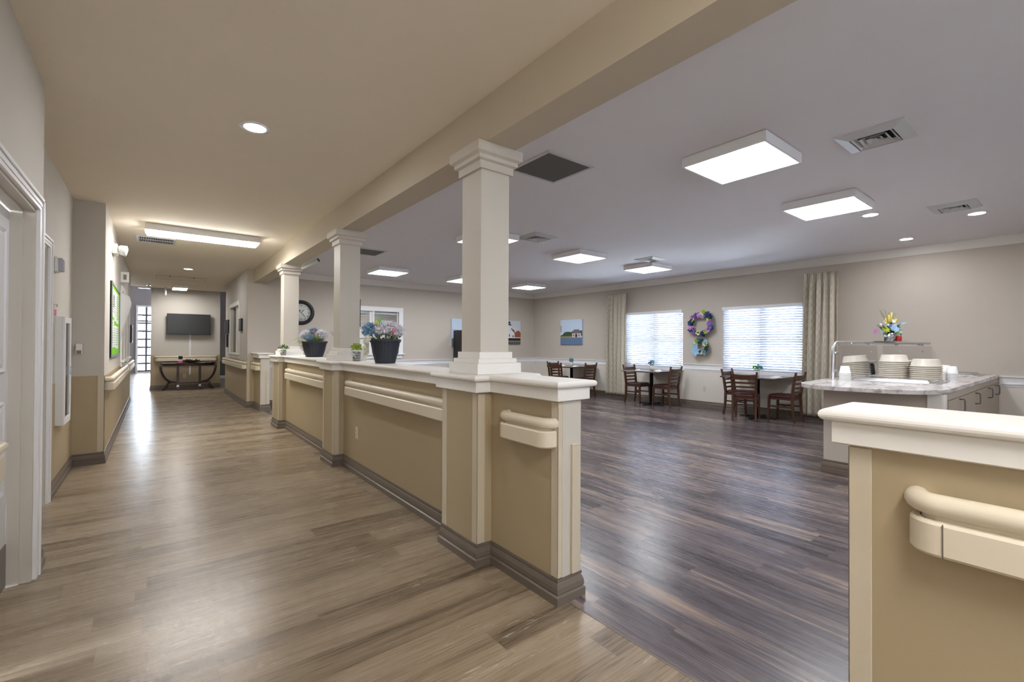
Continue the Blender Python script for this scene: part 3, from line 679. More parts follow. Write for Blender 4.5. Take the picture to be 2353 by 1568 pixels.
# ---- curtains
def curtain(label, y0, y1, yb0, yb1, z0, z1, npl=5):
    t = thing('curtain', label, 'curtain', (RX-.11, 0, z0))
    nu, nv = 140, 40; vs = []; fs = []; uvs = []
    H = z1-z0
    for k in range(nv+1):
        v = k/nv; top = max(0, (v-.90)/.10)
        a0 = yb0+(y0-yb0)*v; a1 = yb1+(y1-yb1)*v
        for i in range(nu+1):
            u = i/nu; ph = 2*PI*npl*u
            wob = .012*math.sin(3.1*u*6+v*2.2)
            body = (.052+.012*math.sin(5*u+1))*math.cos(ph+.5*math.sin(v*3+u*4)*(1-top))
            pin = .030*(abs(math.cos(ph/2))**14)*(1+.0) - .01
            x = -(body*(1-top) + (pin*1.6*math.cos(ph*3))*top) + wob*(1-top)
            vs.append((x, a0+(a1-a0)*u + .012*math.sin(2*ph)*(1-top), v*H)); uvs.append((u*1.3, v))
    for k in range(nv):
        for i in range(nu): a = k*(nu+1)+i; fs.append((a, a+1, a+nu+2, a+nu+1))
    m = MB(); m.add(vs, fs, True); o = m.build('fabric', M['curtain'], t)
    uvl = o.data.uv_layers.new(name='uv')
    for lp in o.data.loops: uvl.data[lp.index].uv = uvs[lp.vertex_index]
    o.modifiers.new('solid', 'SOLIDIFY').thickness = .002
    MB().box(.03, .10, min(y0, y1)+.15, max(y0, y1)-.15, H-.06, H-.04).build('curtain_bracket', M['kick'], t)
    return t
curtain('long grey curtain with wavy pattern at the left side of the left window', 7.44, 6.87, 7.46, 6.90, .085, 2.53)
curtain('long grey patterned curtain between the right window and the serving counter', 3.09, 2.60, 3.14, 2.62, .085, 2.52)

# ================================================================ CEILING FIXTURES
def panel_light(name, label, x, y, w, d, mt='panel', h=.08):
    t = thing(name, label, 'ceiling light', (x, y, CE-h))
    m = MB(); e = .015
    m.box(-w/2, w/2, -d/2, -d/2+e, 0, h-.006); m.box(-w/2, w/2, d/2-e, d/2, 0, h-.006); m.box(-w/2, -w/2+e, -d/2+e, d/2-e, 0, h-.006); m.box(w/2-e, w/2, -d/2+e, d/2-e, 0, h-.006)
    m.box(-w/2+.01, w/2-.01, -d/2+.01, d/2-.01, h-.006, h)
    m.build('frame', M['fix'], t); MB().box(-w/2+e, w/2-e, -d/2+e, d/2-e, .006, .012).build('diffuser', M[mt], t)
    return t
G = 'square lit panels on the dining ceiling'
PL = [(3.59, 1.70, 'nearest square lit ceiling panel, the largest in the dining room'), (5.46, 1.70, 'square lit ceiling panel over the serving counter beside a recessed lamp'),
      (5.47, 5.21, 'square lit ceiling panel in the middle right of the nearest column'), (7.27, 5.17, 'square lit ceiling panel just in front of the small diffuser by the left window'),
      (7.31, 8.68, 'square lit ceiling panel closest to the back right corner'), (3.65, 8.69, 'square lit ceiling panel between the middle and nearest columns'),
      (5.46, 8.70, 'lit ceiling panel peeping out left of the nearest column shaft'), (3.57, 5.12, 'lit ceiling panel mostly hidden behind the nearest column shaft')]
p0 = panel_light('panel_light', PL[0][2], PL[0][0], PL[0][1], .62, .63); p0['group'] = G
for x, y, lab in PL[1:]: dup(p0, lab, (x, y, CE-.08), group=G)
dup(p0, 'added unseen lit ceiling panel behind the viewer near the half wall', (3.59, -1.8, CE-.08)); dup(p0, 'added unseen lit ceiling panel behind the viewer near the window wall', (6.4, -1.8, CE-.08))  # unseen panels added to even out the dining room light
panel_light('linear_light', 'long lit ceiling lamp across the hallway ceiling', .525, 7.35, 1.26, .30, 'panel_hall')
panel_light('linear_light', 'added unseen long hallway ceiling lamp behind the viewer', .525, -.6, 1.26, .30, 'panel_hall')  # added out of view to light the near end of the hallway
panel_light('panel_light', 'small lit ceiling panel at the hallway end near the television', .51, 14.75, .33, .68, 'panel_hall')
panel_light('panel_light', 'lit ceiling panel in the far room past the television wall', -3, 19, .8, .8, 'panel').location.z = 4.12
for o in list(bpy.data.objects):
    if o.name.startswith('linear_light'):
        w_ = [c for c in o.children if c.name.startswith('diffuser')][0]; bpy.data.objects.remove(w_)
        MB().box(-.615, .615, -.135, .135, -.03, .03).build('diffuser', M['panel_hall'], o, bevel=.01)
def downlight(label, x, y, g=None):
    t = thing('recessed_light', label, 'recessed light', (x, y, CE-.006), 0, g)
    MB().lathe([(.068,-.0005),(.095,0),(.095,.006),(.068,.006)], 28, caps=False).build('trim_ring', M['fix'], t)
    MB().lathe([(.001,.0),(.069,.001),(.069,.005)], 28, caps=True).build('lens', M['spot'], t); return t
downlight('round recessed lamp on the hallway ceiling near the viewer', .532, 3.555)
downlight('round recessed lamp on the hallway ceiling far down near the hatch', .52, 11.2)
gg = 'recessed lamps over the serving counter'
downlight('round recessed lamp right beside the second square panel', 6.36, 1.565, gg); downlight('round recessed lamp next to the smaller right diffuser', 7.2, .81, gg); downlight('round recessed lamp nearest the crown moulding above the counter', 8.18, 1.61, gg)
def diffuser(label, x, y, w, d):
    t = thing('air_diffuser', label, 'air diffuser', (x, y, CE-.03), 0, 'square air diffusers on the dining ceiling')
    rg = lambda a, b_, z: [(-a,-b_,z),(a,-b_,z),(a,b_,z),(-a,b_,z)]
    m = MB(); m.rings([rg(w/2, d/2, .03), rg(w/2-.004, d/2-.004, .024), rg(w/2-.075, d/2-.075, .0)], caps=False)
    m.rings([rg(w/2-.075, d/2-.075, .0), rg(w/2-.078, d/2-.078, .026)], caps=False); m.build('frame', M['vent'], t, solid=.002)
    MB().box(-w/2+.07, w/2-.07, -d/2+.07, d/2-.07, .026, .029).build('duct_shadow', M['ventdark'], t)
    for k in range(3):
        a = w/2-.084-k*.036; b_ = d/2-.084-k*.036
        m = MB(); m.rings([rg(a, b_, .002), rg(a-.024, b_-.024, .024)], caps=False); m.build('vane', M['vent'], t, solid=.0018)
    MB().box(-w/2+.19, w/2-.19, -d/2+.19, d/2-.19, .008, .010).build('centre_plate', M['vent'], t)
    return t
diffuser('large air diffuser at the top right near the first square panel', 4.01, .955, .42, .40); diffuser('air diffuser above the counter next to a recessed lamp', 6.66, .92, .40, .38)
diffuser('air diffuser just right of the nearest column shaft', 4.15, 4.76, .44, .44); diffuser('small far air diffuser directly behind the lit panel by the left window', 6.74, 4.74, .40, .38)
def ret_grille(label, x, y, w, d, n=24):
    t = thing('return_grille', label, 'return grille', (x, y, CE-.012))
    m = MB(); e = .028
    m.box(-w/2, w/2, -d/2, -d/2+e, 0, .012); m.box(-w/2, w/2, d/2-e, d/2, 0, .012); m.box(-w/2, -w/2+e, -d/2+e, d/2-e, 0, .012); m.box(w/2-e, w/2, -d/2+e, d/2-e, 0, .012); m.build('frame', M['vent'], t, bevel=.003)
    MB().box(-w/2+e, w/2-e, -d/2+e, d/2-e, .010, .012).build('duct_shadow', M['ventdark'], t)
    m = MB()
    for k in range(n):
        yy = -w/2+e+(w-2*e)*(k+.5)/n; m.box(-.006, .006, -d/2+e, d/2-e, -.0008, .0008, M=T(yy, 0, .005) @ rotm('Y', .7))
    m.build('slats', M['grille'], t); return t
ret_grille('large dark slatted return grille beside the nearest capital', 2.61, 2.81, .52, .50); ret_grille('dark slatted return grille behind the middle column', 2.67, 7.22, .50, .50)
t = thing('air_vent', 'rectangular slatted air vent on the hallway ceiling by the long lamp', 'air vent', (.01, 8.35, CE-.012))
m = MB(); w, d, e = .45, .46, .03
m.box(-w/2, w/2, -d/2, -d/2+e, 0, .012); m.box(-w/2, w/2, d/2-e, d/2, 0, .012); m.box(-w/2, -w/2+e, -d/2+e, d/2-e, 0, .012); m.box(w/2-e, w/2, -d/2+e, d/2-e, 0, .012); m.build('frame', M['vent'], t, bevel=.003)
MB().box(-w/2+e, w/2-e, -d/2+e, d/2-e, .010, .012).build('duct_shadow', M['ventdark'], t)
m = MB()
for k in range(20): xx = -w/2+e+(w-2*e)*(k+.5)/20; m.box(xx-.003, xx+.003, -d/2+e, d/2-e, .0, .009)
m.box(-w/2+e, w/2-e, -.004, .004, .0, .01); m.build('slats', M['vent'], t)
t = thing('ceiling_hatch', 'flat attic hatch outlined on the hallway ceiling with two latches', 'hatch', (.48, 12.98, CE-.004))
m = MB(); w, d = .92, .68; l = .006
m.box(-w/2, w/2, -d/2, -d/2+l, .001, .004); m.box(-w/2, w/2, d/2-l, d/2, .001, .004); m.box(-w/2, -w/2+l, -d/2, d/2, .001, .004); m.box(w/2-l, w/2, -d/2, d/2, .001, .004); m.build('gap_line', M['brown'], t)
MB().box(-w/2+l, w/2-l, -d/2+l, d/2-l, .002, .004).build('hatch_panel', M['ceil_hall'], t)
for xx in (-.22, .22): MB().lathe([(.012,-.012),(.012,.004)], 10, c=(xx, -d/2+.05, 0)).build('latch', M['brown'], t)
t = thing('security_camera', 'white bullet security camera fixed under the beam by the farthest column', 'camera', (1.80, 7.52, 2.47))
MB().lathe([(.03,0),(.03,.025)], 16).tube([(0,0,0),(.02,-.03,-.02),(.05,-.06,0)], .01, 8).build('mount', M['plastic'], t)
MB().tube([(-.02,.02,-.03),(.10,-.10,.045),(.17,-.17,.09)], [.022,.03,.034], 14).build('body', M['plastic'], t)
MB().tube([(.168,-.168,.089),(.176,-.176,.094)], [.028,.028], 14).build('camera_lens', M['black'], t)
t = thing('smoke_detector', 'white cylindrical sensor hanging from the ceiling before the television wall', 'sensor', (.22, 15.2, CE)); MB().lathe([(.045,-.02),(.05,-.0)], 16).lathe([(.022,-.22),(.024,-.05),(.022,-.02)], 14).build('body', M['plastic'], t)
t = thing('projector_mount', 'small chrome ceiling device at the hallway end', 'ceiling device', (-.13, 14.8, CE)); MB().lathe([(.05,-.03),(.05,0)], 14).lathe([(.02,-.09),(.02,-.03)], 10).build('bracket', M['chrome'], t); MB().box(-.2, .03, -.05, .05, -.11, -.07).build('arm', M['steel'], t)

# ================================================================ TV WALL
t = thing('television', 'large flat black television on the wall at the hallway end', 'television', (.26, 15.6, 1.515))
MB().box(0, 1.0, -.03, .02, 0, .575).build('casing', M['black'], t, bevel=.005); MB().box(.014, .986, -.032, -.0295, .022, .562).build('screen', M['screen'], t); MB().box(.4, .6, .02, .075, .18, .4).build('wall_bracket', M['dkmetal'], t)
MB().box(.475, .525, -.0325, -.032, .008, .014).build('logo_strip', M['alu'], t)
tag(MB().box(-.018, .018, -.012, 0, 0, 1.12).build('cable_channel', M['white'], None, (.79, 15.70, .39), bevel=.002), 'vertical white cable channel running down below the television', 'cable channel')
def outlet(label, loc, rz, mt='ivory', sw=False, w=.07, h=.115):
    t = thing('wall_switch' if sw else 'wall_outlet', label, 'switch' if sw else 'outlet', loc, rz)
    MB().box(-w/2, w/2, -.006, 0, -h/2, h/2).build('cover_plate', M[mt], t, bevel=.0025)
    if sw: MB().box(-.006, .006, -.014, -.006, -.012, .012).build('toggle', M[mt], t)
    else:
        for s in (-1, 1):
            q = MB().box(-.016, .016, -.008, -.006, s*.02-.014, s*.02+.014).build('socket', M[mt], t); MB().box(-.008, -.005, -.0085, -.008, s*.02-.006, s*.02+.006).box(.005, .008, -.0085, -.008, s*.02-.006, s*.02+.006).build('slots', M['ink'], q)
    return t
outlet('ivory outlet on the wall under the console table', (.67, 15.69, .36), 0)
outlet('ivory outlet low on the khaki half wall panel under the handrail', (1.575, 4.48, .405), -PI/2)
outlet('ivory outlet on the window wall under the flower wreath', (RX, 4.98, .38), -PI/2)
outlet('ivory switch plate on the back wall left of the farthest column', (2.02, BY, 1.14), 0, sw=True)
outlet('white thermostat plate on the dining side of the half wall end', (1.73, 1.72, .86), PI/2, 'plastic', True, w=.08, h=.12)
# console table
t = thing('console_table', 'dark espresso half moon console table with curved legs under the television', 'console table', (.75, 15.36, 0))
m = MB(); N_ = 20
ov = [(.65*math.cos(PI+PI*k/N_), -.30*abs(math.sin(PI*k/N_))**.8+.22) for k in range(N_+1)]
m.rings([[(x, y, z) for x, y in ov] for z in (.715, .735)]); m.build('table_top', M['console'], t, bevel=.003)
m = MB(); ov2 = [(x*.95, y if y > .2 else y+.015) for x, y in ov]; m.rings([[(x, y, z) for x, y in ov2] for z in (.655, .715)]); m.build('apron', M['console'], t)
for s in (-1, 1):
    m = MB(); pts = [(s*(.62-.34*(1-math.sqrt(max(0, 1-(k/10)**2)))), .05-.02*k/10, .66-.47*k/10) for k in range(11)]
    for a, b_ in zip(pts, pts[1:]): m.tube([a, b_], .030, 6)
    m.tube([(s*.45, .03, .22), (s*.50, .03, .10), (s*.57, .03, .0)], .028, 6); m.build('leg', M['console'], t)
    MB().box(s*.245-.027, s*.245+.027, -.10, -.05, 0, .66).build('leg', M['console'], t)
    MB().box(s*.245-.028, s*.245+.028, -.101, -.049, .09, .15).build('metal_cuff', M['steel'], t)
MB().box(-.43, .43, -.0, .05, .175, .205).box(-.265, .265, -.085, .0, .175, .2).build('stretcher', M['console'], t)
t = thing('decor_bowl', 'wide dark bowl of decorative balls on the console table', 'bowl', (.80, 15.32, .735))
MB().lathe([(.07,0),(.10,.01),(.17,.045),(.205,.075),(.20,.078),(.16,.05),(.001,.02)], 24).build('bowl', M['bowl'], t)
for k in range(6): MB().ell((.10*math.cos(k*1.05), .08*math.sin(k*1.05), .07), (.036,.036,.036)).build('ball', [M['bowl'], M['brown'], M['dome']][k % 3], t)
t = thing('brochure_stand', 'small upright flyer in a stand on the console table', 'flyer stand', (.56, 15.33, .735)); MB().box(-.05, .05, 0, .006, 0, .19).box(-.05, .05, 0, .05, 0, .006).build('card', M['paper'], t); MB().box(-.048, .048, -.001, 0, .1, .188).build('photo_print', M['ink'], t); MB().box(-.048, .048, -.001, 0, .0, .06).build('pink_print', M['eggp'], t)
for i, (x, y, a, lab) in enumerate(((.25, 15.30, .3, 'white leaflet lying at the left end of the console table'), (.38, 15.28, -.2, 'open magazine lying left of the flyer on the console table'), (1.02, 15.30, .1, 'leaflet lying right of the bowl on the console table'), (1.18, 15.34, -.3, 'stack of magazines at the right end of the console table'))):
    tag(MB().box(-.09, .09, -.06, .06, 0, .004 if i != 3 else .02).build('magazine', M['paper'] if i != 3 else M['kick'], None, (x, y, .735), a), lab, 'magazine', 'papers on the console table')

# ================================================================ DINING SETS
def make_table(label, loc):
    t = thing('dining_table', label, 'table', loc, 0, 'square dining tables by the windows')
    MB().box(-.453, .453, -.453, .453, .708, .735).build('table_top', M['tabletop'], t, bevel=.008)
    MB().lathe([(.038,.03),(.038,.69),(.10,.70),(.10,.708)], 16).build('pedestal', M['dkmetal'], t)
    for a in range(4):
        mm = MB(); R = rotm('Z', a*PI/2+PI/4*0)
        mm.rings([[(.02,-.035,z0),(.02,.035,z0),(.02,.035,z1),(.02,-.035,z1)] if q == 0 else [(.30,-.022,z0),(.30,.022,z0),(.30,.022,z1),(.30,-.022,z1)] for q, (z0, z1) in enumerate(((.0,.045),(.0,.022)))], M=R)
        mm.build('foot', M['dkmetal'], t)
    return t
t2 = make_table('square dining table with two chairs in front of the left window', (8.45, 5.91, 0))
dup(t2, 'square dining table with three chairs in front of the right window', (8.45, 3.71, 0)); dup(t2, 'square dining table under the lighthouse picture in the far corner', (8.45, 8.31, 0))
def make_chair(label, loc, rz):
    t = thing('dining_chair', label, 'chair', loc, rz, 'ladder back dining chairs')
    hw = .185
    m = MB(); ng = 20; o = []
    for k in range(ng): a = 2*PI*k/ng; sx = math.copysign(abs(math.cos(a))**.5, math.cos(a)); sy = math.copysign(abs(math.sin(a))**.5, math.sin(a)); o.append((sx, sy))
    m.rings([[(x*s*(.205 if y > 0 else .19), y*s*.205+.005, z) for x, y in o] for s, z in ((.97,.405),(1,.415),(1,.432),(.93,.448),(.7,.455),(.02,.457))], smooth=True); m.build('seat', M['vinyl'], t)
    m = MB(); m.box(-.175, .175, .15, .172, .365, .405); m.box(-.175, .175, -.19, -.17, .365, .405); m.box(-.185, -.165, -.17, .15, .365, .405); m.box(.165, .185, -.17, .15, .365, .405); m.build('seat_frame', M['wood'], t)
    for s in (-1, 1):
        r4 = lambda x, y, z, a: [(x-a, y-a, z), (x+a, y-a, z), (x+a, y+a, z), (x-a, y+a, z)]
        MB().rings([r4(s*.185, .185, 0, .013), r4(s*.178, .172, .37, .018), r4(s*.178, .17, .405, .018)]).build('leg', M['wood'], t)
        MB().rings([r4(s*.178, -.225, 0, .014), r4(s*.176, -.195, .20, .017), r4(s*.175, -.185, .42, .019), r4(s*.185, -.215, .65, .017), r4(s*.20, -.255, .838, .013)]).build('leg', M['wood'], t)
    for z, h, w, y in ((.50, .03, .172, -.193), (.575, .03, .176, -.203), (.645, .032, .18, -.213), (.74, .082, .19, -.235)):
        m = MB(); rs_ = []
        for k in range(9): u = -1+2*k/8; yy = y-.022*(1-u*u); rs_.append([(u*w, yy-.008, z-h/2+.004*0), (u*w, yy+.008, z-h/2), (u*w, yy+.008-.004, z+h/2+(.012*u*u if h > .05 else 0)), (u*w, yy-.012, z+h/2+(.012*u*u if h > .05 else 0))])
        m.rings(rs_); m.build('back_slat', M['wood'], t)
    m = MB(); m.box(-.178, -.164, -.19, .17, .235, .262); m.box(.164, .178, -.19, .17, .235, .262); m.box(-.17, .17, -.01, .008, .24, .262); m.box(-.17, .17, .17, .186, .20, .225) if False else None
    m.build('stretcher', M['wood'], t)
    return t
cA = make_chair('dining chair at the left table under the left window, its back to the curtain', (8.48, 6.28, 0), PI)
dup(cA, 'dining chair on the near side of the table under the left window', (8.49, 5.59, 0), 0)
dup(cA, 'dining chair at the far side of the three chair table, mostly behind another chair', (8.57, 4.07, 0), PI)
dup(cA, 'dining chair with its back to the viewer at the three chair table', (8.08, 3.74, 0), math.radians(-73))
dup(cA, 'dining chair on the near side of the three chair table, beside the right curtain', (8.48, 3.28, 0), 0)
dup(cA, 'dining chair with its slatted back to the viewer at the far corner table', (8.06, 8.24, 0), -PI/2)
dup(cA, 'dining chair almost hidden behind the chair at the far corner table', (8.46, 8.77, 0), PI)
dup(cA, 'dining chair on the right side of the far corner table behind the half wall end', (8.46, 7.90, 0), 0)

# ---- flowers helpers
def petal_ball(mb, c, r, n, rnd, L=1.0, w=.16, squash=1.0):
    for k in range(n):
        a = 2*PI*rnd.random(); z = rnd.uniform(-.55, 1); q = math.sqrt(max(0, 1-z*z)); d = Vector((q*math.cos(a), q*math.sin(a), z*squash)).normalized()
        up = Vector((rnd.uniform(-1,1), rnd.uniform(-1,1), rnd.uniform(-1,1))); s = d.cross(up).normalized()*r*w; t_ = d.cross(s).normalized()*r*.10
        c0 = Vector(c); R_ = r*rnd.uniform(.85, 1.08)*L
        a0 = c0 + d*R_*.25; a1 = c0+d*R_*.7+s+t_; a2 = c0+d*R_ + t_*rnd.uniform(-2, 2); a3 = c0+d*R_*.7-s+t_
        mb.add([a0, a1, a2, a3], [(0,1,2,3)])
def bloom(mb, c, nrm, r, n=6, rnd=random, cup=.35, w=.38, two=True):
    d = Vector(nrm).normalized(); u = d.orthogonal().normalized(); v = d.cross(u); c = Vector(c); ph = rnd.random()*6
    for lay in range(2 if two else 1):
        rr = r*(1-.35*lay)
        for k in range(n):
            a = ph+2*PI*k/n+lay*.5; e = u*math.cos(a)+v*math.sin(a); s = (v*math.cos(a)-u*math.sin(a))*rr*w
            mb.add([c, c+e*rr*.55+s+d*rr*cup*(.5+lay*.5), c+e*rr+d*rr*cup*(.6+lay*.6), c+e*rr*.55-s+d*rr*cup*(.5+lay*.5)], [(0,1,2,3)])
def leaf(mb, a, b_, w, rnd=random):
    a = Vector(a); b_ = Vector(b_); d = b_-a; s = d.cross(Vector((rnd.uniform(-1,1), rnd.uniform(-1,1), rnd.uniform(.2,1)))).normalized()*w; mid = a+d*.5+Vector((0,0,w*.4))
    mb.add([a, mid+s, b_, mid-s], [(0,1,2,3)])
rf = random.Random(11)
CR = Vector((math.cos(YAW), -math.sin(YAW), 0)); CF = Vector((math.sin(YAW), math.cos(YAW), 0))   # helpers to lay bouquets across the room diagonal
def off(dx, dy, dz): v = CR*dx + CF*dy; return (v.x, v.y, dz)
# big planter 1
def planter(label, loc, r0, r1, h, wide=False):
    t = thing('planter', label, 'planter', loc)
    MB().lathe([(r0,0),(r0*1.02,.008),(r0+(r1-r0)*.45,h*.4),(r1*.92,h*.84),(r1*.94,h*.86),(r1,h*.90),(r1,h*.97),(r1*.97,h),(r1*.86,h),(r1*.84,h*.9)], 96, flute=.012, nf=26).build('pot', M['planter'], t)
    MB().lathe([(r1*.85,h*.90),(.001,h*.93)], 24).build('soil', M['soil'], t)
    return t
t = planter('tall charcoal fluted planter of white and blue silk flowers between the two nearest columns', (1.69, 4.07, 1.10), .088, .142, .225)
def mum(t, dx, dy, dz, r, mt, n=260):
    m = MB(); m.ell(off(dx, dy, dz), (r*.62, r*.62, r*.6), 14, 8); petal_ball(m, off(dx, dy, dz), r, int(n*1.8), rf, w=.11); m.build('chrysanthemum', M[mt], t)
mum(t, -.135, -.02, .30, .085, 'mumb'); mum(t, -.01, -.03, .315, .085, 'mumw'); mum(t, .055, .0, .32, .08, 'mumw'); mum(t, .115, .0, .295, .075, 'mumw')
mum(t, .02, .06, .30, .08, 'mumw')
for dx, dz, mt in ((-.062, .372, 'eggy'), (-.03, .395, 'eggg'), (.098, .30, 'eggp')):
    e = MB().ell(off(dx, -.085, dz), (.014,.014,.021)).build('egg', M[mt], t); MB().tube([off(dx, -.085, dz-.018), off(dx*.5, -.02, .2)], .002, 5).build('egg_stem', M['stem'], e)
m = MB()
for k in range(16): u = k/15; bloom(m, off(-.10-.05*math.sin(u*2.5)+rf.uniform(-.02,.02), -.13+rf.uniform(-.02,.02), .235-.16*u+rf.uniform(-.01,.01)), off(-.5, -1, .1), .024, 5, rf)
m.build('orchid_spray', M['orchid'], t)
m = MB()
for k in range(40): a = rf.uniform(0, 6.28); rr = rf.uniform(.05,.12); leaf(m, off(rr*.6*math.cos(a), rr*.6*math.sin(a), .20), off(rr*1.4*math.cos(a), rr*1.4*math.sin(a), rf.uniform(.22,.30)), .008, rf)
m.build('foliage', M['leaf'], t)
m = MB()
for k in range(14): a = rf.uniform(0, 6.28); bloom(m, off(.13*math.cos(a), .13*math.sin(a), rf.uniform(.22,.28)), off(math.cos(a), math.sin(a), .5), .016, 5, rf)
m.build('small_blossom', M['white_p'], t)
# planter 2
t = planter('wide charcoal planter bowl of silk flowers between the middle and farthest columns', (1.70, 6.50, 1.10), .105, .165, .215)
mum(t, -.115, 0, .285, .085, 'mumw'); mum(t, -.04, .06, .33, .075, 'mumb'); mum(t, .09, 0, .29, .085, 'mumw'); mum(t, -.025, -.09, .25, .06, 'mumb', 160); mum(t, .02, .05, .27, .08, 'mumw')
e = MB().ell(off(.018, -.06, .34), (.013,.013,.024)).build('egg', M['eggp'], t)
m = MB()
for k in range(60): a = rf.uniform(0, 6.28); rr = rf.uniform(.03,.15); leaf(m, off(rr*.5*math.cos(a), rr*.5*math.sin(a), .20), off(rr*1.35*math.cos(a), rr*1.35*math.sin(a), rf.uniform(.22,.33)), .010, rf)
m.build('foliage', M['leafy'], t)
m = MB()
for k in range(20): u = k/19; bloom(m, off(-.20+.10*u*u+rf.uniform(-.02,.02), -.10+rf.uniform(-.02,.02), .25-.14*abs(u-.3)+rf.uniform(-.02,.02)), off(-.5, -1, .1), .024, 5, rf)
m.build('orchid_spray', M['orchid'], t)
# planter hidden behind middle column
t = thing('flower_vase', 'bunch of grass stems and pale flowers showing left of the middle column', 'flower arrangement', (1.76, 5.42, 1.10))
MB().lathe([(.04,0),(.05,.05),(.045,.1)], 16).build('vase', M['planter'], t)
m = MB(); petal_ball(m, (.0, .03, .10), .05, 120, rf); m.build('chrysanthemum', M['mumw'], t)
m = MB()
for k in range(5): m.tube([(0,0,.08), (-.03-.012*k, .03+.01*k, .2), (-.07-.02*k, .06, .28+.012*k)], .0018, 5)
m.build('grass_stem', M['stem'], t); m = MB(); bloom(m, (-.035, .03, .235), (-.4, -.6, .3), .03, 6, rf); m.build('blossom', M['purple'], t)
# small potted plants
def small_plant(label, loc, r=.042, h=.10, fol='leafy'):
    t = thing('potted_plant', label, 'potted plant', loc, 0, 'small leafy plants on the half wall cap')
    m = MB(); m.cur = 0
    n = 28
    for k in range(8):
        m.cur = k % 2; m.lathe([(r*(.9+.1*k/8), h*k/8), (r*(.9+.1*(k+1)/8), h*(k+1)/8)], n, caps=(k in (0, 7)))
    m.build('pot', [M['kick'], M['tape']], t)
    m = MB()
    for s in (-1, 1): m.tube([off(-.01, -r-.004, h*.75), off(s*.03-.01, -r-.018, h*.95), off(s*.035-.01, -r-.01, h*.7), off(-.01, -r-.004, h*.75)], .005, 5); m.tube([off(-.01, -r-.004, h*.75), off(s*.02-.01, -r-.012, h*.35)], .005, 5)
    m.build('ribbon_bow', M['paper'], t)
    m = MB()
    for k in range(150):
        d = Vector((rf.gauss(0,1), rf.gauss(0,1), abs(rf.gauss(0,1))+.3)).normalized(); R_ = rf.uniform(.03, .075); c = Vector((0, 0, h)) + d*R_*Vector((.8,.8,1.0)).length*.62
        leaf(m, c, c+d*.018+Vector((rf.uniform(-.01,.01), rf.uniform(-.01,.01), .006)), .007, rf)
    m.build('foliage', M[fol], t); return t
small_plant('small yellow green plant in a wrapped pot beside the middle column', (1.69, 5.14-.34, 1.10)).location = (1.66, 5.02-.27, 1.10)
small_plant('small green plant in a wrapped pot in front of the farthest column', (1.53, 7.545, 1.10), .04, .085, 'leaf')
t = thing('flower_vase', 'small blue hydrangea in a low pot just behind the nearest column', 'flower arrangement', (1.752, 2.735, 1.10)); MB().lathe([(.03,0),(.036,.08)], 14).build('vase', M['plastic'], t)
m = MB(); petal_ball(m, (0,0,.138), .045, 170, rf, w=.2); m.build('hydrangea', M['mumb'], t)
# table vases
def table_vase(label, loc, cols, pot='plastic'):
    t = thing('flower_vase', label, 'flower arrangement', loc, 0, 'flower pots on the dining tables')
    MB().lathe([(.036,0),(.042,.10),(.038,.10)], 18).build('vase', M[pot], t); MB().lathe([(.043,.078),(.043,.088)], 18).build('vase_band', M['dome'], t)
    for i, (cn, dx, dy, dz, r) in enumerate(cols):
        m = MB(); petal_ball(m, off(dx, dy, dz), r, 90, rf, w=.25); m.build('blossom', M[cn], t)
    m = MB()
    for k in range(12): a = rf.uniform(0, 6.28); leaf(m, (0,0,.1), (.06*math.cos(a), .06*math.sin(a), .12), .012, rf)
    m.build('leaf', M['leaf'], t)
    return t
table_vase('white pot of pale teal hydrangea on the far corner table', (8.45, 8.31, .735), [('teal', 0, 0, .155, .06), ('ltblue', -.03, .0, .14, .045)])
table_vase('glass pot of teal and lilac flowers on the table under the left window', (8.45, 5.91, .735), [('teal', .02, 0, .16, .055), ('purple', -.045, 0, .15, .04), ('ltblue', .0, .03, .18, .04)])
table_vase('white pot of green and teal flowers on the three chair table', (8.30, 3.65, .735), [('eggg', -.04, 0, .16, .045), ('teal', .045, 0, .15, .055), ('slate', .02, .0, .20, .02)])
for i, (x, y, lab) in enumerate(((8.28, 8.50, 'folded white napkin left of the flower pot on the far corner table'), (8.30, 8.03, 'folded white napkin right of the flower pot on the far corner table'), (8.26, 6.12, 'folded white napkin left of the flower pot on the left window table'), (8.32, 5.66, 'folded white napkin right of the flower pot on the left window table'), (8.35, 3.36, 'folded white napkin right of the flower pot on the three chair table'))):
    m = MB(); m.rings([[(-.08,-.06,0),(.08,-.06,0),(.08,.06,0),(-.08,.06,0)], [(-.05,-.03,.03),(.03,-.03,.03),(.05,.04,.012),(-.06,.04,.012)]]); tag(m.build('napkin', M['paper'], None, (x, y, .735), .3*i), lab, 'napkin', 'napkins on the dining tables')

# ---- wreath
t = thing('flower_wreath', 'figure eight flower wreath on the wall between the two windows', 'wreath', (RX-.06, 5.02, 1.02))
m = MB(); m.tube([(0, .21*math.cos(a), .695+.21*math.sin(a)) for a in [2*PI*k/32 for k in range(33)]], .03, 8, caps=False); m.tube([(0, .125*math.cos(a), .225+.13*math.sin(a)) for a in [2*PI*k/28 for k in range(29)]], .024, 8, caps=False); m.build('vine_ring', M['leafd'], t)
cols = ['navy', 'purple', 'lime', 'paley', 'pink', 'navy', 'slate', 'lime', 'purple', 'white_p', 'leafd', 'navy']
for k in range(34):
    a = 2*PI*k/34; m = MB(); r = .21+rf.uniform(-.035,.04)
    for q in range(3): bloom(m, (-.035+rf.uniform(-.015,.01), r*math.cos(a)+rf.uniform(-.02,.02), .695+r*math.sin(a)+rf.uniform(-.02,.02)), (-1, rf.uniform(-.5,.5), rf.uniform(-.4,.6)), rf.uniform(.045,.07), 5, rf)
    m.build('blossom', M[cols[(k*5) % 12]], t)
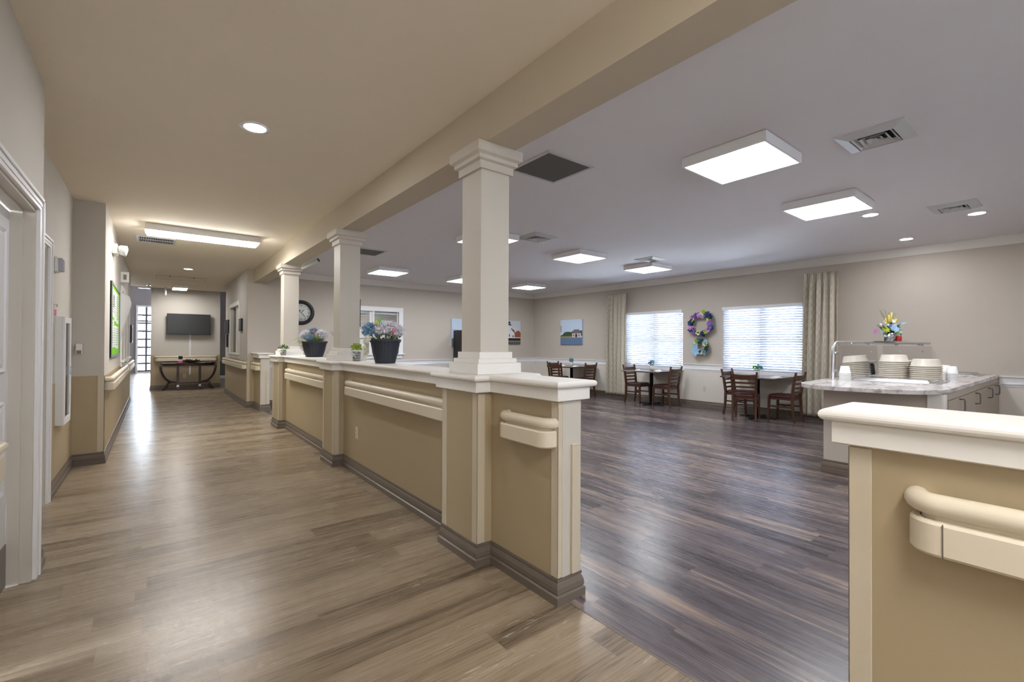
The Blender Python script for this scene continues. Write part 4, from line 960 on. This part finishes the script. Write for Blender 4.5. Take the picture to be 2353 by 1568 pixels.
for k in range(20):
    a = 2*PI*k/20; m = MB(); r = .125+rf.uniform(-.02,.03); cc = ['leafd','teal','white_p','lime','slate','leafd'][k % 6]
    for q in range(3): bloom(m, (-.03+rf.uniform(-.015,.01), r*math.cos(a)+rf.uniform(-.02,.02), .225+r*math.sin(a)+rf.uniform(-.02,.02)), (-1, rf.uniform(-.5,.5), rf.uniform(-.4,.6)), rf.uniform(.04,.06), 5, rf)
    m.build('blossom', M[cc], t)
m = MB(); bloom(m, (-.07, .085, .135), (-1, .1, .1), .12, 7, rf, .15, .26, False); bloom(m, (-.075, .085, .135), (-1, .1, .1), .07, 6, rf, .3, .26, False); m.build('lily', M['ltblue'], t)

# ---- pictures
def canvas(label, o, ux, w, h, items, depth=.035):
    """o lower-left corner on the wall as seen from the room; ux direction to the right; items: (x,y,w,h,material) or polygons"""
    t = thing('canvas_picture', label, 'picture', o); n = Vector((0,0,1)).cross(Vector(ux)) * -1; u = Vector(ux)
    Mx = Matrix(((u.x, 0, n.x, 0), (u.y, 0, n.y, 0), (0, 1, 0, 0), (0, 0, 0, 1)))   # local x=right y=up z=out
    b = MB(); b.box(0, w, 0, h, 0.001, depth, M=Mx); b.build('canvas', items[0], t)
    for i, (poly, mt) in enumerate(items[1:]):
        m = MB(); e = depth+.0006*(i+1); m.add([(x*w, y*h, e) for x, y in poly], [tuple(range(len(poly)))], M=Mx); m.build('painted_area', mt, t)
    return t
sky = mat('picture_pale_sky', (196,212,232), .6, var=.06, scale=3); sky2 = mat('picture_cloudy_sky', (206,210,220), .6, var=.12, scale=6); water = mat('picture_blue_water', (98,122,158), .5, var=.2, scale=40)
trees = mat('picture_tree_line', (52,78,44), .7, var=.4, scale=60); brick = mat('picture_red_brick', (150,88,60), .7); roofc = mat('picture_grey_roof', (112,104,112), .7); housec = mat('picture_cream_house', (214,200,190), .7); reed = mat('picture_reeds', (140,136,90), .7, var=.3, scale=50); orange = mat('picture_orange_roof', (150,88,58), .7, var=.2, scale=40)
R = lambda x0, x1, y0, y1: [(x0,y0),(x1,y0),(x1,y1),(x0,y1)]
canvas('canvas picture of a boathouse and brick tower by water right of the back corner', (RX, 9.20, 1.285), (0,-1,0), .82, .675, [sky,
   (R(0,1,0,.28), water), (R(0,.55,.26,.36), reed), ([(0,.36),(.1,.40),(.2,.50),(.35,.52),(.5,.50),(.62,.56),(.8,.54),(1,.56),(1,.34),(0,.34)], trees), (R(.015,.045,.5,.72), brick), (R(.02,.04,.72,.77), M['ink']),
   (R(.55,.95,.29,.45), housec), ([(.52,.44),(.99,.44),(.86,.60),(.64,.60)], roofc), (R(.70,.78,.29,.42), M['ink']), (R(.60,.65,.33,.40), roofc), (R(.84,.89,.33,.40), roofc)])
canvas('canvas picture of a white lighthouse on the back wall right of the nearest column', (7.60, BY, 1.285), (1,0,0), .80, .675, [sky2,
   (R(0,1,0,.18), mat('picture_dark_water', (80,84,92), .5, var=.3, scale=40)), (R(0,1,.16,.26), M['brown']), (R(0,1,.10,.15), reed), (R(.15,.72,.26,.66), M['white_p']), ([(.05,.62),(.42,.80),(.72,.46),(.72,.60),(.55,.70)], orange), (R(.38,.56,.60,.80), M['white_p']),
   ([(.34,.80),(.60,.80),(.56,.84),(.38,.84)], M['ink']), (R(.42,.53,.84,.90), roofc), ([(.40,.90),(.55,.90),(.475,.98)], M['ink']), (R(.22,.28,.46,.56), M['slate']), (R(.22,.28,.30,.40), M['slate']), (R(.46,.51,.32,.42), M['slate']), (R(.62,.68,.30,.38), M['slate']), ([(.72,.5),(.9,.6),(1,.5),(1,.30),(.72,.30)], orange)])
canvas('canvas picture with pale sky partly hidden behind the black cooler on the back wall', (6.09, BY, 1.20), (1,0,0), .80, .75, [sky, ([(0,.3),(.25,.36),(.3,.5),(.34,.36),(1,.4),(1,0),(0,0)], roofc), ([(0,.62),(.3,.60),(.6,.40),(.6,.39),(.3,.59),(0,.61)], M['slate'])])
t = thing('beverage_cooler', 'tall black beverage cooler by the back wall left of the nearest column', 'cooler', (6.14, 9.70, 0))
MB().box(0, .62, .05, .63, .02, 1.64).build('body', M['black'], t, bevel=.008); dd = MB().box(.0, .62, 0, .048, .12, 1.63).build('cooler_door', M['black'], t, bevel=.008); MB().box(.06, .56, -.003, 0, .2, 1.56).build('pane', M['blk_glass'], dd); MB().box(.02, .04, -.03, -.005, .7, 1.2).build('door_handle', M['dkmetal'], dd)
for x in (.05, .57): MB().lathe([(.02,0),(.02,.02)], 10, c=(x, .3, 0)).build('foot', M['black'], t)
t = thing('framed_sign', 'narrow dark framed sign hung on the dining side of the middle column', 'framed sign', (1.771, 4.99, 1.47)); MB().box(0, .014, 0, .17, 0, .30).build('frame', M['brown'], t); MB().box(.014, .015, .02, .15, .02, .28).build('sign_sheet', M['paper'], t)

# ---- clock
t = thing('wall_clock', 'round black rimmed wall clock with roman numerals on the back wall', 'clock', (2.44, BY, 1.935)); RC = rotm('X', PI/2)
MB().lathe([(.18,.0),(.262,.0),(.262,.02),(.245,.045),(.215,.05),(.195,.03),(.188,.02),(.188,.0)], 64, caps=False, M=RC).build('rim', M['clockrim'], t)
MB().lathe([(.19,.006),(.19,.010),(.001,.0105)], 48, M=RC).build('dial', M['clockface'], t)
MB().lathe([(.188,.0),(.193,.02),(.188,.022)], 48, caps=False, M=RC).build('inner_ring', M['brown'], t)
m = MB()
for k in range(60): a = 2*PI*k/60; rr = .178; m.box(-.0012, .0012, -.012 if k % 5 == 0 else -.009, -.0105, rr-.006, rr, M=rotm('Y', a))
m.build('minute_mark', M['ink'], t)
for k, s in enumerate(['XII','I','II','III','IIII','V','VI','VII','VIII','IX','X','XI']):
    a = 2*PI*k/12; text_mesh('numeral', s, .044, M['ink'], t, T(.148*math.sin(a), -.0112, .148*math.cos(a)) @ rotm('Y', a) @ RC)
def hand(name, ang, L_, w, tail):
    m = MB(); m.add([(-w*.4,-.016,-tail),(w*.4,-.016,-tail),(w,-.016,L_*.55),(0,-.016,L_),(-w,-.016,L_*.55)], [(0,1,2,3,4)], M=rotm('Y', ang))
    if tail > .02: m.lathe([(.013,.013),(.013,.016)], 14, M=rotm('Y', ang) @ T(0,0,-tail) @ RC)
    return m.build(name, M['ink'], t, solid=.002)
hand('hour_hand', 2*PI*1.38/12, .10, .006, .0); hand('minute_hand', 2*PI*23.3/60, .155, .005, .05); MB().lathe([(.008,.012),(.008,.018)], 14, M=RC).build('pivot', M['ink'], t)

# ================================================================ SERVING COUNTER
t = thing('serving_counter', 'serving counter base with beige end panel and cabinet doors by the window wall', 'counter', (5.40, .82, 0))
MB().box(0, RX-5.40, 0, .90, .0, .858).build('body', M['wall'], t)
MB().sweep([(RX-5.40, .90), (0, .90), (0, 0), (.05, 0)][::-1] if False else [(RX-5.40, .90), (0, .90), (0, 0), (.12, 0)], [(d, z) for d, z in BASEP]).build('baseboard', M['base'], t)
MB().box(-.012, .0, -.012, .10, .12, .858).box(0, .09, -.014, 0, .12, .858).build('corner_trim', M['cream'], t)
MB().box(.09, RX-5.40, -.016, 0, .80, .858).box(RX-5.40-.05, RX-5.40, -.016, 0, .1, .80).build('face_frame', M['cabinet'], t)
for i, (x0, x1, hx) in enumerate(((.12, .72, .62), (.73, 1.65, 1.55), (1.66, 2.62, 2.50), (2.63, 3.48, 3.14))):
    dd = MB().box(x0, x1, -.020, -.002, .13, .795).build('cabinet_door', M['cabinet'], t, bevel=.002)
    MB().tube([(hx, -.02, .665), (hx, -.055, .668), (hx, -.06, .68), (hx, -.06, .765), (hx, -.055, .777), (hx, -.02, .78)], .006, 8).build('pull_handle', M['alu'], dd)
out = [(RX-.002, .80), (5.62, .80)]
for k in range(9): a = PI/2*k/8; out.append((5.55-.50*math.sin(a), 1.28-.48*math.cos(a)))
for k in range(9): a = PI/2*k/8; out.append((5.40-.40*math.cos(a), 1.50+.40*math.sin(a)))
out += [(5.9, 1.93), (RX-.002, 1.93)]
m = MB(); m.rings([[(x, y, z) for x, y in out[::-1]] for z in (.86, .90)]); tag(m.build('worktop', M['marble'], None, bevel=.004), 'grey marble look worktop with a rounded end on the serving counter', 'worktop')
def drop_in(label, x0, x1, y0, y1, z=.90):
    t = thing('steam_table_well', label, 'food well', (x0, y0, z)); w, d = x1-x0, y1-y0
    MB().box(0, w, 0, d, 0, .008).build('flange', M['steel'], t, bevel=.003)
    MB().rings([[(.06,.06,.008),(w-.06,.06,.008),(w-.06,d-.06,.008),(.06,d-.06,.008)], [(.09,.09,.032),(w-.09,.09,.032),(w-.09,d-.09,.032),(.09,d-.09,.032)]]).build('lid', M['steel'], t, bevel=.006); return t
drop_in('stainless food well set in the worktop in front of the plate covers', 6.05, 6.66, .96, 1.74); drop_in('small stainless food well at the right end of the worktop near the wall', 8.2, 8.85, .9, 1.25)
# plate covers: stacks of separate domes
def dome_mesh():
    t = thing('plate_cover', 'x', 'plate cover', (0,0,0))
    MB().lathe([(.128,0),(.142,0),(.144,.002),(.144,.008),(.134,.0105),(.119,.077),(.112,.085),(.001,.087),(.001,.083),(.110,.081),(.1165,.075),(.131,.008),(.128,0)], 40, caps=False).build('dome', M['dome'], t)
    return t
gL = 'left stack of plate covers'; gR = 'right stack of plate covers'; proto = dome_mesh(); ORD = ['first','second','third','fourth','fifth','sixth','seventh','eighth','ninth','tenth']
XL, YL_, XR, YR = 6.90, 1.475, 6.87, 1.185
first = True
for (x, y, n, base, gname, nm) in ((XL, YL_, 10, .90, gL, 'left'), (XR, YR, 8, .90, gR, 'right')):
    for k in range(n):
        lab = ('ivory domed plate cover, topmost of the %s stack on the counter' % nm) if k == n-1 else 'ivory plate cover, %s from the top of the %s stack on the counter' % (ORD[n-1-k], nm)
        if first: proto.location = (x, y, base); proto['label'] = lab; proto['group'] = gname; first = False
        else: dup(proto, lab, (x, y, base+k*.0215), group=gname)
tag(MB().lathe([(.05,0),(.06,.02),(.06,.16),(.05,.17)], 18).build('squat_canister', M['black'], None, (7.25, 1.42, .90)), 'black canister between the two stacks of plate covers', 'canister')
t = thing('drink_tumbler', 'red and blue tumbler between the two stacks of plate covers', 'tumbler', (7.02, 1.285, .90)); MB().lathe([(.028,0),(.033,.045)], 16).build('blue_band', M['blue_l'], t); MB().lathe([(.033,.045),(.036,.105)], 16).build('red_band', M['red'], t); MB().lathe([(.038,.105),(.038,.115)], 16).build('rim', M['paper'], t)
tag(MB().lathe([(.05,0),(.09,.02),(.10,.035),(.09,.04),(.001,.042)], 24).build('serving_bowl', M['dome'], None, (7.25, 1.42, 1.07)), 'ivory bowl on top of the black canister behind the plate covers', 'bowl')
def cups(label, x, y, n, r=.042, g=None):
    h = .075
    for k in range(n):
        m = MB(); m.lathe([(.001, 0), (r*.74, 0), (r, h), (r*1.06, h+.001), (r*1.06, h+.006), (r-.0017, h+.006), (r*.74-.0017, .0017), (.001, .0017)], 24, caps=False, M=T(0, 0, h+.006) @ rotm('X', PI))
        tag(m.build('foam_cup', M['foam'], None, (x, y, .90+k*.011)), ('top white foam cup of the stack ' if k == n-1 else 'foam cup, %s from top of stack ' % ORD[n-1-k])+label, 'cup', 'foam cups '+label)
cups('by the left guard post', 5.98, 1.70, 8, .052); cups('nearest right of plate covers', 6.98, .985, 8, .05); cups('farther right of plate covers', 7.35, 1.09, 8, .045)
# sneeze guard
t = thing('sneeze_guard', 'glass sneeze guard with chrome tube frame on the serving counter', 'sneeze guard', (6.07, 1.84, .90))
dx, dy = 8.75-6.07, 1.47-1.84
P = lambda s, z, o=0.0: (dx*s, dy*s+o, z)
m = MB(); m.lathe([(.035,0),(.035,.008)], 18)
rr = .06; m.tube([(0,0,0),(0,0,.36)] + [(rr*(1-math.cos(a))*1.6, dy*.02, .36+rr*math.sin(a)*.98) for a in [PI/2*k/6 for k in range(1, 7)]] + [P(.3,.42), P(1,.42)], .017, 12)
m.build('tube_frame', M['chrome'], t)
for s in (.30, .60, .86):
    m = MB(); c0 = P(s, 0); m.lathe([(.03,0),(.03,.008)], 16, c=c0); m.tube([c0, P(s, .34), (P(s, .40)[0]+.012, P(s,.4)[1], .385), (P(s,.4)[0]+.05, P(s,.4)[1]-.006, .415)], .015, 10)
    for z in (.15, .32): m.lathe([(.022,0),(.022,.014)], 14, c=P(s, z))
    m.tube([P(s, .31, .05), P(s, .31, -.05)], .009, 8)
    m.build('tube_post', M['chrome'], t)
for s0, s1 in ((.035, .36), (.42, .98)):
    m = MB(); e = -.06
    a, b_ = P(s0, .03, e), P(s1, .03, e); c_, d_ = P(s1, .385, e+.02), P(s0, .385, e+.02); th = Vector((0, .006, 0))
    m.rings([[a, b_, c_, d_], [tuple(Vector(q)+th) for q in (a, b_, c_, d_)]]); m.build('guard_pane', M['sglass'], t)
MB().rings([[(P(.38,0,-.14)[0], P(.38,0,-.14)[1], z), (P(.60,0,-.14)[0], P(.60,0,-.14)[1], z), (P(.60,0,.02)[0], P(.60,0,.02)[1], z), (P(.38,0,.02)[0], P(.38,0,.02)[1], z)] for z in (.437, .443)]).build('shelf_pane', M['sglass'], t)
for s in (.15, .9): MB().lathe([(.018,0),(.018,.03)], 12, c=P(s, .385)).build('glass_clamp', M['chrome'], t)
for z in (.10, .30): MB().tube([(0,0,z),(.06,-.03,z)], .012, 8).build('glass_clamp', M['chrome'], t)
# bouquet on the guard
vx, vy, vz = 7.29, 1.60, 1.343
t = thing('flower_vase', 'colourful spring bouquet in a silver vase on top of the sneeze guard', 'flower arrangement', (vx, vy, vz)); MB().lathe([(.052,0),(.068,.10),(.064,.10)], 24).build('vase', M['silver'], t)
m = MB()
for k in range(26): a = rf.uniform(0, 6.28); rr = rf.uniform(.06,.16); leaf(m, (0,0,.09), off(rr*math.cos(a), rr*.7*math.sin(a), rf.uniform(.12,.24)), .014, rf)
m.build('leaf', M['leafd'], t)
for cn, lst in dict(lime=[(-.075,-.03,.14,.05),(.07,-.02,.12,.04)], ltblue=[(.02,-.05,.15,.055),(-.10,-.02,.12,.03)], slate=[(-.01,0,.20,.04),(.10,0,.18,.035),(.04,.02,.22,.03)], white_p=[(.04,0,.25,.035),(-.06,0,.24,.03),(-.03,0,.21,.025),(.06,0,.21,.03),(-.11,0,.21,.02)]).items():
    for (a, b_, c_, r) in lst: m = MB(); bloom(m, off(a, b_, c_), off(rf.uniform(-.3,.3), -1, .5), r, 7, rf); m.build('blossom', M[cn], t)
m = MB()
for a, z0, z1 in ((-.005, .22, .33), (.02, .24, .36), (-.04, .21, .29), (.065, .22, .28)): m.tube([off(a, 0, z0), off(a*1.3, 0, z1)], .009, 8)
m.build('cattail', M['eggy'], t)
m = MB()
for k in range(9): a = rf.uniform(-1,1); m.tube([(0,0,.1), off(a*.06, .0, .26), off(a*.13, 0, .34+rf.uniform(0,.07))], .0013, 4)
m.build('twig', M['stem'], t)
m = MB(); leaf(m, off(.12,0,.2), off(.22,0,.24), .012, rf); leaf(m, off(-.12,0,.2), off(-.18,0,.19), .012, rf); m.build('pale_leaf', M['teal'], t)
m = MB(); bloom(m, off(-.19,-.02,.12), off(-1,-.4,.1), .035, 5, rf); m.build('blossom', M['pink'], t)
for i, (a, lab) in enumerate(((.112, 'red and white can with green emblem beside the silver vase'), (.080, 'red can half hidden between the silver vase and the other can'))):
    v = off(a, .0 if i == 0 else .085, 0); t = thing('drink_can', lab, 'can', (vx+v[0], vy+v[1], vz), 0, 'cans on the sneeze guard')
    MB().lathe([(.030,0),(.033,.004),(.033,.065)], 20).build('red_label', M['red'], t); MB().lathe([(.033,.065),(.033,.112),(.029,.118),(.001,.117)], 20).build('white_label', M['paper'], t)
    v2 = off(0, -.034, .09); MB().lathe([(.001,0),(.012,.0),(.012,.001)], 14, M=T(*v2) @ rotm('Z', -YAW) @ rotm('X', PI/2)).build('emblem', M['green_e'], t)
